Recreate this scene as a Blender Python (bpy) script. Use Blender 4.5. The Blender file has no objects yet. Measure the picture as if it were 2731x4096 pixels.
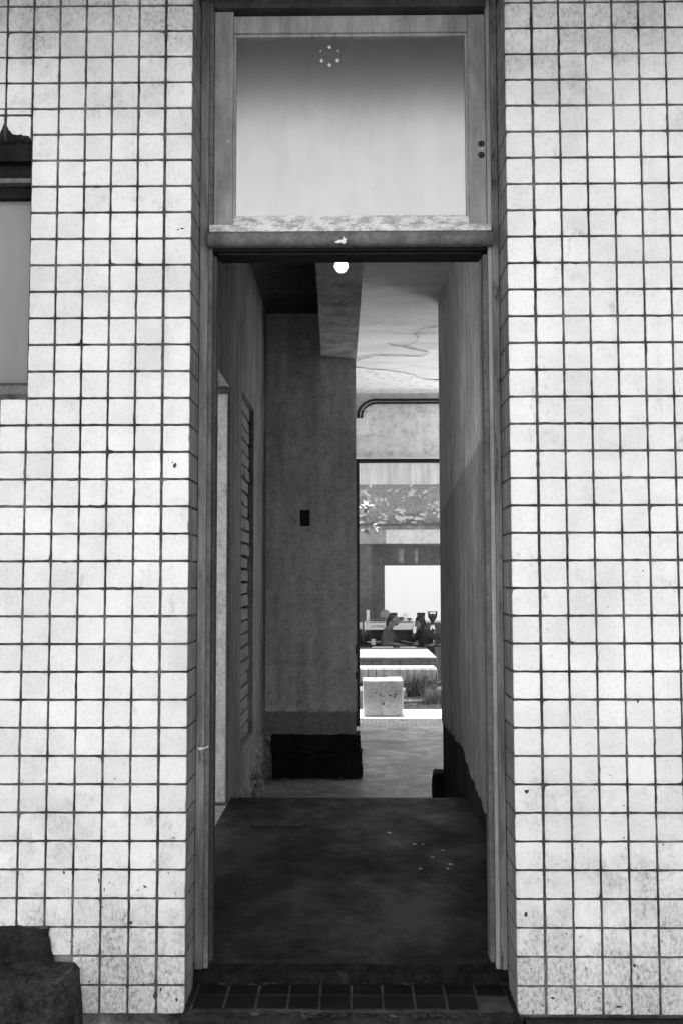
import bpy, bmesh, math, random
from mathutils import Vector, Matrix, noise
random.seed(11)
R = math.radians
scene = bpy.context.scene
C = scene.collection

# ------------------------------------------------------------------ camera, sky, sun, exposure
cd = bpy.data.cameras.new('camera'); cam = bpy.data.objects.new('camera', cd); C.objects.link(cam)
cd.sensor_fit = 'VERTICAL'; cd.sensor_height = 36.0; cd.sensor_width = 24.0; cd.lens = 35.0
cd.clip_start = 0.05; cd.clip_end = 4000
cam.matrix_world = (Matrix.Translation((0, -3.62, 1.60)) @ Matrix.Rotation(R(0.62), 4, 'Z')
                    @ Matrix.Rotation(math.pi/2 + math.atan(270/3982), 4, 'X') @ Matrix.Rotation(R(-0.1), 4, 'Z'))
scene.camera = cam

SUN_EL, SUN_AZ = R(80), R(-20)
world = bpy.data.worlds.new('World'); scene.world = world; world.use_nodes = True
wt = world.node_tree; wt.nodes.clear()
sky = wt.nodes.new('ShaderNodeTexSky'); sky.sky_type = 'NISHITA'; sky.sun_disc = False
sky.sun_elevation = SUN_EL; sky.sun_rotation = SUN_AZ; sky.air_density = 1.0; sky.dust_density = 2.0; sky.ozone_density = 1.0
bw = wt.nodes.new('ShaderNodeRGBToBW'); bg = wt.nodes.new('ShaderNodeBackground'); wo = wt.nodes.new('ShaderNodeOutputWorld')
bg.inputs['Strength'].default_value = 0.15
wt.links.new(sky.outputs[0], bw.inputs[0]); wt.links.new(bw.outputs[0], bg.inputs[0]); wt.links.new(bg.outputs[0], wo.inputs[0])
sl = bpy.data.lights.new('sun', 'SUN'); sl.energy = 5.0; sl.angle = R(0.53); sl.color = (1, 1, 1)
sun = bpy.data.objects.new('sun', sl); C.objects.link(sun)
sv = Vector((math.cos(SUN_EL)*math.sin(SUN_AZ), math.cos(SUN_EL)*math.cos(SUN_AZ), math.sin(SUN_EL)))
sun.rotation_euler = sv.to_track_quat('Z', 'Y').to_euler(); sun.location = (0, 5, 12)
vs = scene.view_settings
vs.view_transform = 'Standard'; vs.look = 'None'; vs.gamma = 1.0; vs.use_curve_mapping = False
vs.exposure = 2.30
scene.cycles.max_bounces = 10; scene.cycles.diffuse_bounces = 5; scene.cycles.glossy_bounces = 5
scene.cycles.transparent_max_bounces = 12; scene.cycles.sample_clamp_indirect = 6.0
scene.cycles.use_denoising = True; scene.cycles.use_adaptive_sampling = True; scene.cycles.adaptive_threshold = .025

# ------------------------------------------------------------------ materials (all neutral grey: the photograph is black and white)
def g3(v): return (v, v, v, 1)
class NT:
    def __init__(s, name):
        s.m = bpy.data.materials.new(name); s.m.use_nodes = True; s.t = s.m.node_tree
        s.b = s.t.nodes['Principled BSDF']; s.o = s.t.nodes['Material Output']
        s.b.inputs['Specular IOR Level'].default_value = 0.3
        s.pos = s.n('ShaderNodeNewGeometry').outputs['Position']
    def n(s, k, **kw):
        x = s.t.nodes.new(k)
        for a, v in kw.items(): setattr(x, a, v)
        return x
    def l(s, a, b): s.t.links.new(a, b)
    def map(s, scale=(1,1,1), rot=(0,0,0), src=None):
        x = s.n('ShaderNodeMapping'); x.inputs['Scale'].default_value = scale; x.inputs['Rotation'].default_value = rot
        s.l(src or s.pos, x.inputs['Vector']); return x.outputs[0]
    def noise(s, scale, detail=5, rough=.6, stretch=(1,1,1), rot=(0,0,0), src=None, dist=0):
        x = s.n('ShaderNodeTexNoise'); x.inputs['Scale'].default_value = scale; x.inputs['Detail'].default_value = detail
        x.inputs['Roughness'].default_value = rough; x.inputs['Distortion'].default_value = dist
        s.l(s.map(stretch, rot, src), x.inputs['Vector']); return x.outputs['Fac']
    def ramp(s, fac, stops):
        x = s.n('ShaderNodeValToRGB'); e = x.color_ramp.elements
        while len(e) < len(stops): e.new(.5)
        for i, (p, v) in enumerate(stops): e[i].position = p; e[i].color = g3(v)
        s.l(fac, x.inputs[0]); return x.outputs[0]
    def mul(s, a, b):
        x = s.n('ShaderNodeMath', operation='MULTIPLY')
        for i, v in enumerate((a, b)):
            if isinstance(v, (int, float)): x.inputs[i].default_value = v
            else: s.l(v, x.inputs[i])
        return x.outputs[0]
    def op(s, o, a, b):
        x = s.n('ShaderNodeMath', operation=o)
        for i, v in enumerate((a, b)):
            if isinstance(v, (int, float)): x.inputs[i].default_value = v
            else: s.l(v, x.inputs[i])
        return x.outputs[0]
    def mix(s, fac, a, b):
        x = s.n('ShaderNodeMix', data_type='FLOAT')
        for i, v in ((0, fac), (2, a), (3, b)):
            if isinstance(v, (int, float)): x.inputs[i].default_value = v
            else: s.l(v, x.inputs[i])
        return x.outputs[0]
    def col(s, v): s.l(v, s.b.inputs['Base Color'])
    def rough(s, v):
        if isinstance(v, (int, float)): s.b.inputs['Roughness'].default_value = v
        else: s.l(v, s.b.inputs['Roughness'])
    def bump(s, h, strength=.3, dist=.005):
        x = s.n('ShaderNodeBump'); x.inputs['Strength'].default_value = strength; x.inputs['Distance'].default_value = dist
        s.l(h, x.inputs['Height']); s.l(x.outputs[0], s.b.inputs['Normal'])

def plain(name, v, rough=.6, metal=0, var=.0, scale=8):
    k = NT(name); k.rough(rough); k.b.inputs['Metallic'].default_value = metal
    if var: k.col(k.ramp(k.noise(scale), [(.3, v*(1-var)), (.7, v*(1+var))]))
    else: k.b.inputs['Base Color'].default_value = g3(v)
    return k.m

def plaster(name, lo, hi, streak=.25, scale=3.0, spots=.0, scratches=.0, rough=.85, bump=.35, fine=60):
    k = NT(name)
    a = k.noise(scale, 6, .65, (1, 1, .6)); st = k.noise(9, 4, .6, (1, 1, .09)); f = k.noise(fine, 4, .7)
    v = k.ramp(a, [(.28, lo), (.5, (lo+hi)/2), (.72, hi)])
    v = k.mul(v, k.ramp(st, [(.3, 1-streak), (.7, 1+streak*.5)]))
    v = k.mul(v, k.ramp(f, [(.3, .76), (.7, 1.18)]))
    v = k.mul(v, k.ramp(k.noise(scale*4.3, 7, .78), [(.34, .64), (.5, 1.0), (.68, 1.15)]))
    if spots: v = k.mul(v, k.ramp(k.noise(16, 5, .75), [(.30, 1-spots), (.40, 1)]))
    if scratches:
        s = k.noise(5, 3, .5, (2, 2, .12), (.5, .25, .1)); v = k.mix(k.ramp(s, [(.70, 0), (.73, scratches)]), v, hi*1.7)
    k.col(v); k.rough(rough)
    k.bump(k.op('ADD', k.mul(a, 1.5), k.mul(f, .35)), bump, .01)
    return k.m

M = {}
# glazed white tiles with pits, drips and dirt
k = NT('white_tile')
oi = k.n('ShaderNodeObjectInfo').outputs['Random']
pit = k.noise(150, 3, .65, (1, 1, .45), (0, R(35), 0)); blot = k.noise(2.1, 6, .7); spot = k.noise(26, 4, .8); grime = k.noise(5.5, 5, .7, (1, 1, .5))
v = k.op('ADD', .77, k.mul(k.op('SUBTRACT', oi, .5), .07))
run = k.noise(14, 4, .6, (1, 1, .05)); v = k.mul(v, k.ramp(run, [(.30, .91), (.44, 1)]))
v = k.mul(v, k.ramp(pit, [(.33, .84), (.47, 1)]))
v = k.mul(v, k.ramp(blot, [(.30, .78), (.60, 1.04)]))
v = k.mul(v, k.ramp(spot, [(.255, .25), (.295, 1)]))
v = k.mul(v, k.ramp(grime, [(.26, .5), (.38, 1)]))
# ragged speckled dirt, thickened at foot and top to paint in vignette darkening
sepz = k.n('ShaderNodeSeparateXYZ'); k.l(k.pos, sepz.inputs[0]); Z = sepz.outputs['Z']
dirt = k.noise(3.2, 8, .8); grit = k.noise(85, 4, .75, (1, 1, .6), (0, R(35), 0))
dirt_vignette = k.op('ADD', dirt, k.mul(k.ramp(k.mul(Z, .25), [(.02, 1), (.24, 0), (.80, 0), (.97, .9)]), .27))
cover = k.ramp(dirt_vignette, [(.58, 0), (.78, 1)])
v = k.mul(v, k.mix(cover, 1.0, k.ramp(grit, [(.36, .30), (.50, .66), (.62, .84)])))
k.col(v); k.rough(k.ramp(blot, [(.3, .5), (.7, .38)])); k.bump(pit, .25, .002)
M['tile'] = k.m
k = NT('dark_grout')
n1 = k.noise(2.6, 7, .78); n2 = k.noise(45, 4, .7)
v = k.ramp(n1, [(.32, .015), (.44, .04), (.55, .11), (.70, .27)])
k.col(k.mul(v, k.ramp(n2, [(.3, .6), (.7, 1.3)]))); k.rough(.95); k.bump(n2, .5, .004)
M['grout'] = k.m
M['render'] = plaster('cement_render', .30, .40, .2, 6, .3)
M['patch'] = plaster('exposed_mortar', .008, .04, .1, 9, .5, bump=.8)
M['worn_sill'] = plaster('worn_threshold', .003, .016, .1, 14, .6, .5, bump=.8)
M['blackwood'] = plaster('black_timber', .006, .022, .3, 8, .2, .2, rough=.6)  # near-black timber of the window head and transom underside
M['old_conc'] = plaster('weathered_concrete', .018, .085, .1, 11, .6, bump=.7)
M['wall_l'] = plaster('streaked_plaster', .18, .34, .5, 2.4, .25, .25)
M['wall_r'] = None
M['pillar'] = plaster('mottled_plaster', .52, .80, .22, 3.2, .4)
M['pillar2'] = plaster('lower_plaster', .26, .36, .1, 5, .3)
M['plinth'] = plaster('dark_footing', .008, .035, .1, 7, .3, bump=.9)
M['substrate'] = plaster('bare_substrate', .015, .05, .35, 6, .4, .35, bump=.9)
M['beam'] = plaster('beam_plaster', .16, .44, .05, 5, .6)
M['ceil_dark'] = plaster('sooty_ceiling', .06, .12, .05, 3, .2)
M['brick'] = plaster('rough_brick', .22, .36, .1, 9, .4, bump=.8)
M['mortar'] = plain('open_joint', .02, .95)
M['rubble'] = plaster('broken_rubble', .15, .45, .1, 10, .5, bump=1.0)
k = NT('stained_plaster')     # passage wall: vertical streaks, darker below a slanting edge, pale scrapes
a = k.noise(2.0, 6, .65, (1, 1, .5)); st = k.noise(10, 4, .6, (1, 1, .07)); f = k.noise(70, 4, .7)
sp = k.n('ShaderNodeSeparateXYZ'); k.l(k.pos, sp.inputs[0])
v = k.mul(k.ramp(a, [(.3, .36), (.5, .54), (.7, .74)]), k.ramp(st, [(.3, .66), (.7, 1.15)]))
edge = k.op('ADD', k.op('SUBTRACT', sp.outputs['Z'], k.op('SUBTRACT', 2.58, k.mul(sp.outputs['Y'], .085))), k.mul(k.noise(5, 6, .7), .12))
v = k.mul(v, k.ramp(edge, [(.02, .58), (.05, 1.0)]))
scr = k.noise(4, 6, .72, (2, 3.5, .5), (.35, .1, 0)); msk = k.noise(1.3, 2, .5)
v = k.mix(k.mul(k.ramp(scr, [(.55, 0), (.63, 1)]), k.ramp(msk, [(.42, 0), (.56, .7)])), v, .72)
v = k.mul(v, k.ramp(k.noise(8, 6, .75), [(.32, .7), (.5, 1.0), (.7, 1.15)]))
k.col(k.mul(v, k.ramp(f, [(.3, .72), (.7, 1.2)]))); k.rough(.6); k.bump(k.op('ADD', a, k.mul(f, .3)), .3, .01)
M['wall_r'] = k.m
k = NT('peeling_ceiling')
a = k.noise(2.2, 7, .7, (.6, 1.6, 1)); f = k.noise(40, 4, .7)
k.col(k.mul(k.ramp(a, [(.30, .42), (.44, .62), (.6, .72)]), k.ramp(f, [(.3, .9), (.7, 1.06)]))); k.rough(.9); k.bump(a, .5, .01)
M['ceil'] = k.m
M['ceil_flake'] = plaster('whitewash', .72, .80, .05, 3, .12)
k = NT('weathered_paint')      # door frame paint worn to bare wood
a = k.noise(7, 6, .7, (1, 1, .35)); b_ = k.noise(34, 5, .75, (1, 1, .5)); gr = k.noise(60, 3, .6, (1, 1, .05))
v = k.mul(k.ramp(a, [(.3, .20), (.5, .34), (.72, .48)]), k.ramp(gr, [(.3, .8), (.7, 1.1)]))
v = k.mix(k.ramp(b_, [(.62, 0), (.70, .5)]), v, .66)
k.col(k.mul(v, k.ramp(k.noise(20, 4, .8), [(.27, .3), (.36, 1)]))); k.rough(.7); k.bump(k.op('ADD', a, b_), .4, .003)
M['paint'] = k.m
k = NT('flaking_rail')         # bottom rail: white paint flaking off
a = k.noise(30, 8, .82, (.6, 1, 1.2)); gr = k.noise(50, 3, .6, (.08, 1, 1))
v = k.mix(k.ramp(a, [(.44, 0), (.54, 1)]), k.mul(.40, k.ramp(gr, [(.3, .7), (.7, 1.15)])), .76)
k.col(v); k.rough(.75); k.bump(a, .5, .003)
M['flake'] = k.m
k = NT('pale_jamb_paint')
a = k.noise(5, 6, .7, (1, 1, .15)); gr = k.noise(70, 3, .6, (1, 1, .04))
v = k.mul(k.ramp(a, [(.34, .04), (.48, .16), (.68, .40)]), k.ramp(gr, [(.3, .82), (.7, 1.06)]))
k.col(k.mul(v, k.ramp(k.noise(15, 5, .8, (1, 1, .3)), [(.33, .22), (.44, 1)]))); k.rough(.7); k.bump(a, .4, .003); M['jamb'] = k.m
M['darkwood'] = plaster('dark_timber', .03, .075, .3, 8, .2, .15, rough=.6)
M['midwood'] = plaster('grey_timber', .10, .22, .35, 8, .3, .2, rough=.7)
k = NT('filmed_glass')         # mirror-like dusty film on the fanlight pane
df = k.n('ShaderNodeBsdfDiffuse'); gl = k.n('ShaderNodeBsdfGlossy'); tr = k.n('ShaderNodeBsdfTransparent')
dn = k.noise(6, 7, .75, (1, 1, .5)); df_c = k.ramp(dn, [(.3, .06), (.7, .16)]); k.l(df_c, df.inputs['Color'])
sc_ = k.noise(45, 3, .8); k.l(k.mul(k.ramp(sc_, [(.28, .28), (.32, .60)]), k.mul(k.ramp(k.noise(22, 4, .6, (1, 1, .05)), [(.3, .96), (.65, 1)]), k.ramp(dn, [(.3, .88), (.65, 1)]))), gl.inputs['Color']); gl.inputs['Roughness'].default_value = .25
tr.inputs['Color'].default_value = g3(.9)
m1 = k.n('ShaderNodeMixShader'); m1.inputs[0].default_value = .80; k.l(df.outputs[0], m1.inputs[1]); k.l(gl.outputs[0], m1.inputs[2])
m2 = k.n('ShaderNodeMixShader'); m2.inputs[0].default_value = .2; k.l(m1.outputs[0], m2.inputs[1]); k.l(tr.outputs[0], m2.inputs[2])
k.l(m2.outputs[0], k.o.inputs['Surface']); M['film'] = k.m
k = NT('clear_glass')
gl = k.n('ShaderNodeBsdfGlossy'); gl.inputs['Roughness'].default_value = .0; tr = k.n('ShaderNodeBsdfTransparent'); tr.inputs['Color'].default_value = g3(.93)
fr = k.n('ShaderNodeFresnel'); fr.inputs['IOR'].default_value = 1.45; m1 = k.n('ShaderNodeMixShader')
k.l(fr.outputs[0], m1.inputs[0]); k.l(tr.outputs[0], m1.inputs[1]); k.l(gl.outputs[0], m1.inputs[2]); k.l(m1.outputs[0], k.o.inputs['Surface']); M['glass'] = k.m
k = NT('frosted_window')
df = k.n('ShaderNodeBsdfDiffuse'); tl = k.n('ShaderNodeBsdfTranslucent'); m1 = k.n('ShaderNodeMixShader'); m1.inputs[0].default_value = .5
k.l(k.mul(k.ramp(k.noise(3, 4, .6, (1, 1, .2)), [(.3, .30), (.7, .46)]), k.ramp(k.noise(18, 3, .6, (1, 1, .06)), [(.3, .85), (.7, 1.1)])), df.inputs['Color']); tl.inputs['Color'].default_value = g3(.7)
k.l(df.outputs[0], m1.inputs[1]); k.l(tl.outputs[0], m1.inputs[2]); k.l(m1.outputs[0], k.o.inputs['Surface']); M['frost'] = k.m
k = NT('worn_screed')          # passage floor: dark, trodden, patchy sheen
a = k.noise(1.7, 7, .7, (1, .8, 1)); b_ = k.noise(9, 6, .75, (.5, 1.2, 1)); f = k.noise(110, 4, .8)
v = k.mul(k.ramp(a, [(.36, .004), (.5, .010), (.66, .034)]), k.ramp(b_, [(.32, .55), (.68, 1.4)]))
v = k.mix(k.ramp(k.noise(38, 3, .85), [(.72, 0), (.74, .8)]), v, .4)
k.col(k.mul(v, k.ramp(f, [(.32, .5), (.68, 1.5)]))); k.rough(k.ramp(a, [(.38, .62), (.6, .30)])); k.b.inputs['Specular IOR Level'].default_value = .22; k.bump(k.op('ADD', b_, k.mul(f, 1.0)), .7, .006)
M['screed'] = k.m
k = NT('rear_concrete')
a = k.noise(2.6, 8, .75, (.9, .9, 1)); b_ = k.noise(8, 6, .75, (.8, 1.2, 1)); f = k.noise(70, 3, .7)
k.col(k.mul(k.mul(k.ramp(a, [(.36, .10), (.5, .27), (.64, .52)]), k.ramp(b_, [(.32, .55), (.68, 1.3)])), k.ramp(f, [(.3, .85), (.7, 1.15)])))
k.rough(k.ramp(a, [(.35, .32), (.65, .6)])); k.bump(b_, .3, .008); M['rearfloor'] = k.m
M['pale_floor'] = plaster('pale_screed', .40, .55, .05, 4, .2)
M['whitedoor'] = plaster('white_painted_door', .82, .88, .10, 2, .08, .25, rough=.5, bump=.1)
M['metal'] = plain('dull_steel', .35, .35, 1.0)
M['black'] = plain('black_metal', .012, .45)
M['conduit'] = plain('black_conduit', .015, .35)
M['boxwhite'] = plain('white_box', .82, .5, 0, .06)
M['lip'] = plain('white_lip', .75, .6)
M['rearwall'] = plaster('grey_render', .68, .80, .10, 2.5, .2)
M['sunwall'] = plaster('limewashed_wall', .35, .5, .2, 2.5, .2)
M['paver'] = plaster('pale_paver', .30, .42, .05, 9, .2)
M['whitepave'] = plaster('added_yard_concrete', .62, .72, .05, 5, .1)
M['conc'] = plaster('cast_concrete', .26, .36, .12, 5, .12, bump=.5)
M['hole'] = plain('painted_hole_shade', .03, .95)  # shade inside pits and socket hole put into the colour
M['soil'] = plaster('dry_soil', .08, .17, .05, 9, .5, bump=1)
M['stone'] = plaster('pale_stone', .35, .6, .05, 9, .3, bump=.8)
M['asphalt'] = plaster('worn_concrete_pavement', .04, .07, .02, 6, .3, bump=.6)
M['gutter'] = plaster('damp_kerb_stone', .015, .045, .05, 7, .4, bump=.6)
k = NT('opposite_upper'); a = k.noise(5, 6, .7, (1, 1, .3)); st = k.noise(16, 4, .6, (1, 1, .08))
k.col(k.mul(k.ramp(a, [(.3, .34), (.7, .52)]), k.ramp(st, [(.3, .75), (.7, 1.12)]))); k.rough(.9); k.bump(a, .4, .01); M['opp_up'] = k.m
k = NT('opposite_peeling'); a = k.noise(6.5, 9, .8, (1, 1, 1.3)); b_ = k.noise(30, 5, .75)
v = k.mix(k.ramp(a, [(.54, 0), (.60, 1)]), k.mul(.20, k.ramp(b_, [(.3, .55), (.7, 1.4)])), k.mul(.52, k.ramp(b_, [(.3, .8), (.7, 1.15)])))
k.col(v); k.rough(.95); k.bump(k.op('ADD', a, b_), .7, .02); M['opp_peel'] = k.m
k = NT('sunlit_leaf'); df = k.n('ShaderNodeBsdfDiffuse'); tl = k.n('ShaderNodeBsdfTranslucent'); m1 = k.n('ShaderNodeMixShader'); m1.inputs[0].default_value = .55
lc = k.ramp(k.noise(20), [(.3, .14), (.7, .26)]); k.l(lc, df.inputs['Color']); k.l(k.ramp(k.noise(20), [(.3, .3), (.7, .45)]), tl.inputs['Color'])
k.l(df.outputs[0], m1.inputs[1]); k.l(tl.outputs[0], m1.inputs[2]); k.l(m1.outputs[0], k.o.inputs['Surface']); M['leaf'] = k.m
M['bark'] = plain('bark', .10, .9, 0, .3)
M['grass'] = plain('grass_blade', .16, .6, 0, .6, 30)
M['weed'] = plain('weed_leaf', .07, .6, 0, .5, 30)
M['masonry'] = plaster('reflection_masonry', .09, .15, .05, 6, .35, bump=.8)
M['bar_wall'] = plaster('dark_bar_wall', .13, .22, .1, 2.4, .3)
M['white'] = plain('white_paint', .75, .45)
M['boardwhite'] = plaster('faded_board', .42, .52, .1, 3, .1)
M['lantern'] = plain('dusty_paper', .3, .8, 0, .4, 12)
M['greyboard'] = plain('grey_board', .2, .6, 0, .2)
M['chrome'] = plain('polished_steel', .62, .22, 1.0)
M['steelwhite'] = plain('pale_enamel', .72, .3)
M['darkplastic'] = plain('dark_plastic', .02, .4)
M['smoke'] = plain('coffee_beans', .03, .6, 0, .4, 60)
M['skin'] = plain('skin', .11, .5)
M['skin_dark'] = plain('skin_tanned', .10, .5)
M['shirt'] = plain('grey_shirt', .06, .9, 0, .2, 20)
M['shirt_dark'] = plain('black_jumper', .018, .95)
M['trouser'] = plain('dark_trousers', .03, .95)
M['hair'] = plain('dark_hair', .012, .5)
def emit(name, s):
    k = NT(name); k.b.inputs['Emission Color'].default_value = (1, 1, 1, 1); k.b.inputs['Emission Strength'].default_value = s; return k.m
M['glow'] = emit('lit_bulb', 3.0); M['glow_soft'] = emit('lit_lens', .30); M['led'] = emit('lit_led', 2.2)

for q in ('worn_sill', 'patch', 'substrate', 'plinth', 'blackwood', 'old_conc', 'gutter'):
    M[q].node_tree.nodes['Principled BSDF'].inputs['Specular IOR Level'].default_value = .08

# ------------------------------------------------------------------ mesh helpers
class MB:
    def __init__(s): s.v = []; s.f = []; s.mi = []
    def add(s, vs, fs, mi=0):
        o = len(s.v); s.v += [tuple(p) for p in vs]; s.f += [tuple(i+o for i in f) for f in fs]; s.mi += [mi]*len(fs); return s
    def box(s, x0, x1, y0, y1, z0, z1, mi=0):
        vs = [(x, y, z) for z in (z0, z1) for y in (y0, y1) for x in (x0, x1)]
        return s.add(vs, [(0,2,3,1), (4,5,7,6), (0,1,5,4), (2,6,7,3), (0,4,6,2), (1,3,7,5)], mi)
    def prism(s, poly, axis, a, b, mi=0):            # poly: 2-D outline, extruded along an axis
        def P(u, w, t): return {'x': (t, u, w), 'y': (u, t, w), 'z': (u, w, t)}[axis]
        n = len(poly); vs = [P(u, w, a) for u, w in poly] + [P(u, w, b) for u, w in poly]
        fs = [tuple(range(n))[::-1], tuple(range(n, 2*n))] + [(i, (i+1) % n, n+(i+1) % n, n+i) for i in range(n)]
        return s.add(vs, fs, mi)
    def tube(s, pts, rad, seg=10, caps=True, mi=0):
        pts = [Vector(p) for p in pts]; n = len(pts); vs = []
        rr = rad if isinstance(rad, (list, tuple)) else [rad]*n
        up = None
        for i, p in enumerate(pts):
            t = (pts[min(i+1, n-1)] - pts[max(i-1, 0)]).normalized()
            if up is None: up = t.orthogonal().normalized()
            up = (up - t*up.dot(t)).normalized(); w = t.cross(up)
            for j in range(seg):
                a = 2*math.pi*j/seg; vs.append(p + (up*math.cos(a) + w*math.sin(a))*rr[i])
        fs = [(i*seg+j, i*seg+(j+1) % seg, (i+1)*seg+(j+1) % seg, (i+1)*seg+j) for i in range(n-1) for j in range(seg)]
        if caps: fs += [tuple(range(seg))[::-1], tuple(range((n-1)*seg, n*seg))]
        return s.add(vs, fs, mi)
    def lathe(s, prof, c=(0,0,0), seg=20, mi=0):       # prof: (r, z) pairs
        vs = [(c[0]+r*math.cos(2*math.pi*j/seg), c[1]+r*math.sin(2*math.pi*j/seg), c[2]+z) for r, z in prof for j in range(seg)]
        n = len(prof)
        fs = [(i*seg+j, i*seg+(j+1) % seg, (i+1)*seg+(j+1) % seg, (i+1)*seg+j) for i in range(n-1) for j in range(seg)]
        fs += [tuple(range(seg))[::-1], tuple(range((n-1)*seg, n*seg))]
        return s.add(vs, fs, mi)
    def ball(s, c, r, seg=14, rings=9, mi=0):
        rx, ry, rz = (r, r, r) if isinstance(r, (int, float)) else r
        vs = [(c[0], c[1], c[2]-rz)]
        for i in range(1, rings):
            a = -math.pi/2 + math.pi*i/rings
            vs += [(c[0]+rx*math.cos(a)*math.cos(2*math.pi*j/seg), c[1]+ry*math.cos(a)*math.sin(2*math.pi*j/seg), c[2]+rz*math.sin(a)) for j in range(seg)]
        vs.append((c[0], c[1], c[2]+rz)); L = len(vs)-1
        fs = [(0, 1+(j+1) % seg, 1+j) for j in range(seg)]
        fs += [(1+i*seg+j, 1+i*seg+(j+1) % seg, 1+(i+1)*seg+(j+1) % seg, 1+(i+1)*seg+j) for i in range(rings-2) for j in range(seg)]
        b0 = 1+(rings-2)*seg; fs += [(b0+j, b0+(j+1) % seg, L) for j in range(seg)]
        return s.add(vs, fs, mi)
    def mesh(s, name):
        me = bpy.data.meshes.new(name); me.from_pydata(s.v, [], s.f)
        me.polygons.foreach_set('material_index', s.mi); me.update(); return me
    def build(s, name, mat, parent=None, smooth=False, bevel=0, segs=2, weld=False):
        me = s.mesh(name)
        for m in (mat if isinstance(mat, (list, tuple)) else [mat]): me.materials.append(M[m] if isinstance(m, str) else m)
        bm = bmesh.new(); bm.from_mesh(me)
        if weld: bmesh.ops.remove_doubles(bm, verts=bm.verts, dist=1e-5)
        bmesh.ops.recalc_face_normals(bm, faces=bm.faces)
        if bevel: bmesh.ops.bevel(bm, geom=[e for e in bm.edges if len(e.link_faces) == 2 and e.calc_face_angle(0) > .6], offset=bevel, segments=segs, affect='EDGES', profile=.6)
        bm.to_mesh(me); bm.free()
        if smooth:
            me.polygons.foreach_set('use_smooth', [True]*len(me.polygons))
            me.set_sharp_from_angle(angle=R(42))
        return link(name, me, parent)
def link(name, me, parent=None):
    o = bpy.data.objects.new(name, me); C.objects.link(o)
    if parent: o.parent = parent
    return o
def empty(name, loc=(0,0,0)):
    o = bpy.data.objects.new(name, None); C.objects.link(o); o.location = loc; return o
def tag(o, label, cat, group=None):
    o['label'] = label; o['category'] = cat; o['kind'] = 'thing'
    if group: o['group'] = group
    return o
def struct(o): o['kind'] = 'structure'; return o
def stuff(o): o['kind'] = 'stuff'; return o
def roughen(o, amp, freq=6, cuts=3, seed=0):
    bm = bmesh.new(); bm.from_mesh(o.data)
    if cuts: bmesh.ops.subdivide_edges(bm, edges=bm.edges, cuts=cuts, use_grid_fill=True)
    bm.normal_update()
    for v in bm.verts:
        p = v.co*freq + Vector((seed*7.1, seed*3.3, 0)); d = noise.noise_vector(p) + .5*noise.noise_vector(p*2.3)
        v.co += d*amp
    bm.to_mesh(o.data); bm.free(); return o
def grid_rough(name, mat, corner, du, dv, nu, nv, amp, freq, parent=None, nrm=None, edge=None, seed=0):
    corner, du, dv = Vector(corner), Vector(du), Vector(dv); nrm = Vector(nrm or du.cross(dv)).normalized()
    mb = MB(); vs = []
    for j in range(nv+1):
        for i in range(nu+1):
            p = corner + du*(i/nu) + dv*(j/nv); vs.append(p + nrm*amp*(noise.noise(p*freq+Vector((seed, 0, 0))) + .5*noise.noise(p*freq*2.7)))
    mb.add(vs, [(j*(nu+1)+i, j*(nu+1)+i+1, (j+1)*(nu+1)+i+1, (j+1)*(nu+1)+i) for j in range(nv) for i in range(nu)])
    return mb.build(name, mat, parent)

# ------------------------------------------------------------------ ground, pavement, floors
struct(MB().add([(-600,-600,-.46), (600,-600,-.46), (600,600,-.46), (-600,600,-.46)], [(0,1,2,3)]).build('ground', 'soil'))
struct(MB().box(-60, 60, -60, -.02, -.45, 0).build('pavement', 'asphalt'))
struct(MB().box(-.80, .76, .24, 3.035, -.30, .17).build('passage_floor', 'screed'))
struct(MB().box(-2.5, -.803, .30, 5.6, -.30, .168).build('side_room_floor', 'pale_floor'))
struct(MB().box(-.84, 2.52, 3.04, 8.77, -.45, -.20).build('rear_floor', 'rearfloor'))
court = struct(MB().box(-4, 2.525, 8.772, 10.32, -.45, -.214).build('courtyard_paving', 'mortar'))
for r_ in range(3):
    for c_ in range(-10, 34):
        x = .09 + c_*.0555 + (.012 if r_ % 2 else 0)
        if c_ == -10 and r_ == 0: pv = MB().box(-.0262, .0262, -.111, .111, -.014, 0).build('paving_tile', 'paver', court, bevel=.002, segs=1); o = pv
        else: o = pv.copy(); C.objects.link(o); o.parent = court
        o.location = (x, 8.888+r_*.227, -.200+random.uniform(-.002, .002))
struct(MB().box(-4, 2.526, 9.455, 10.32, -.45, -.196).build('courtyard_slab', 'whitepave'))

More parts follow.
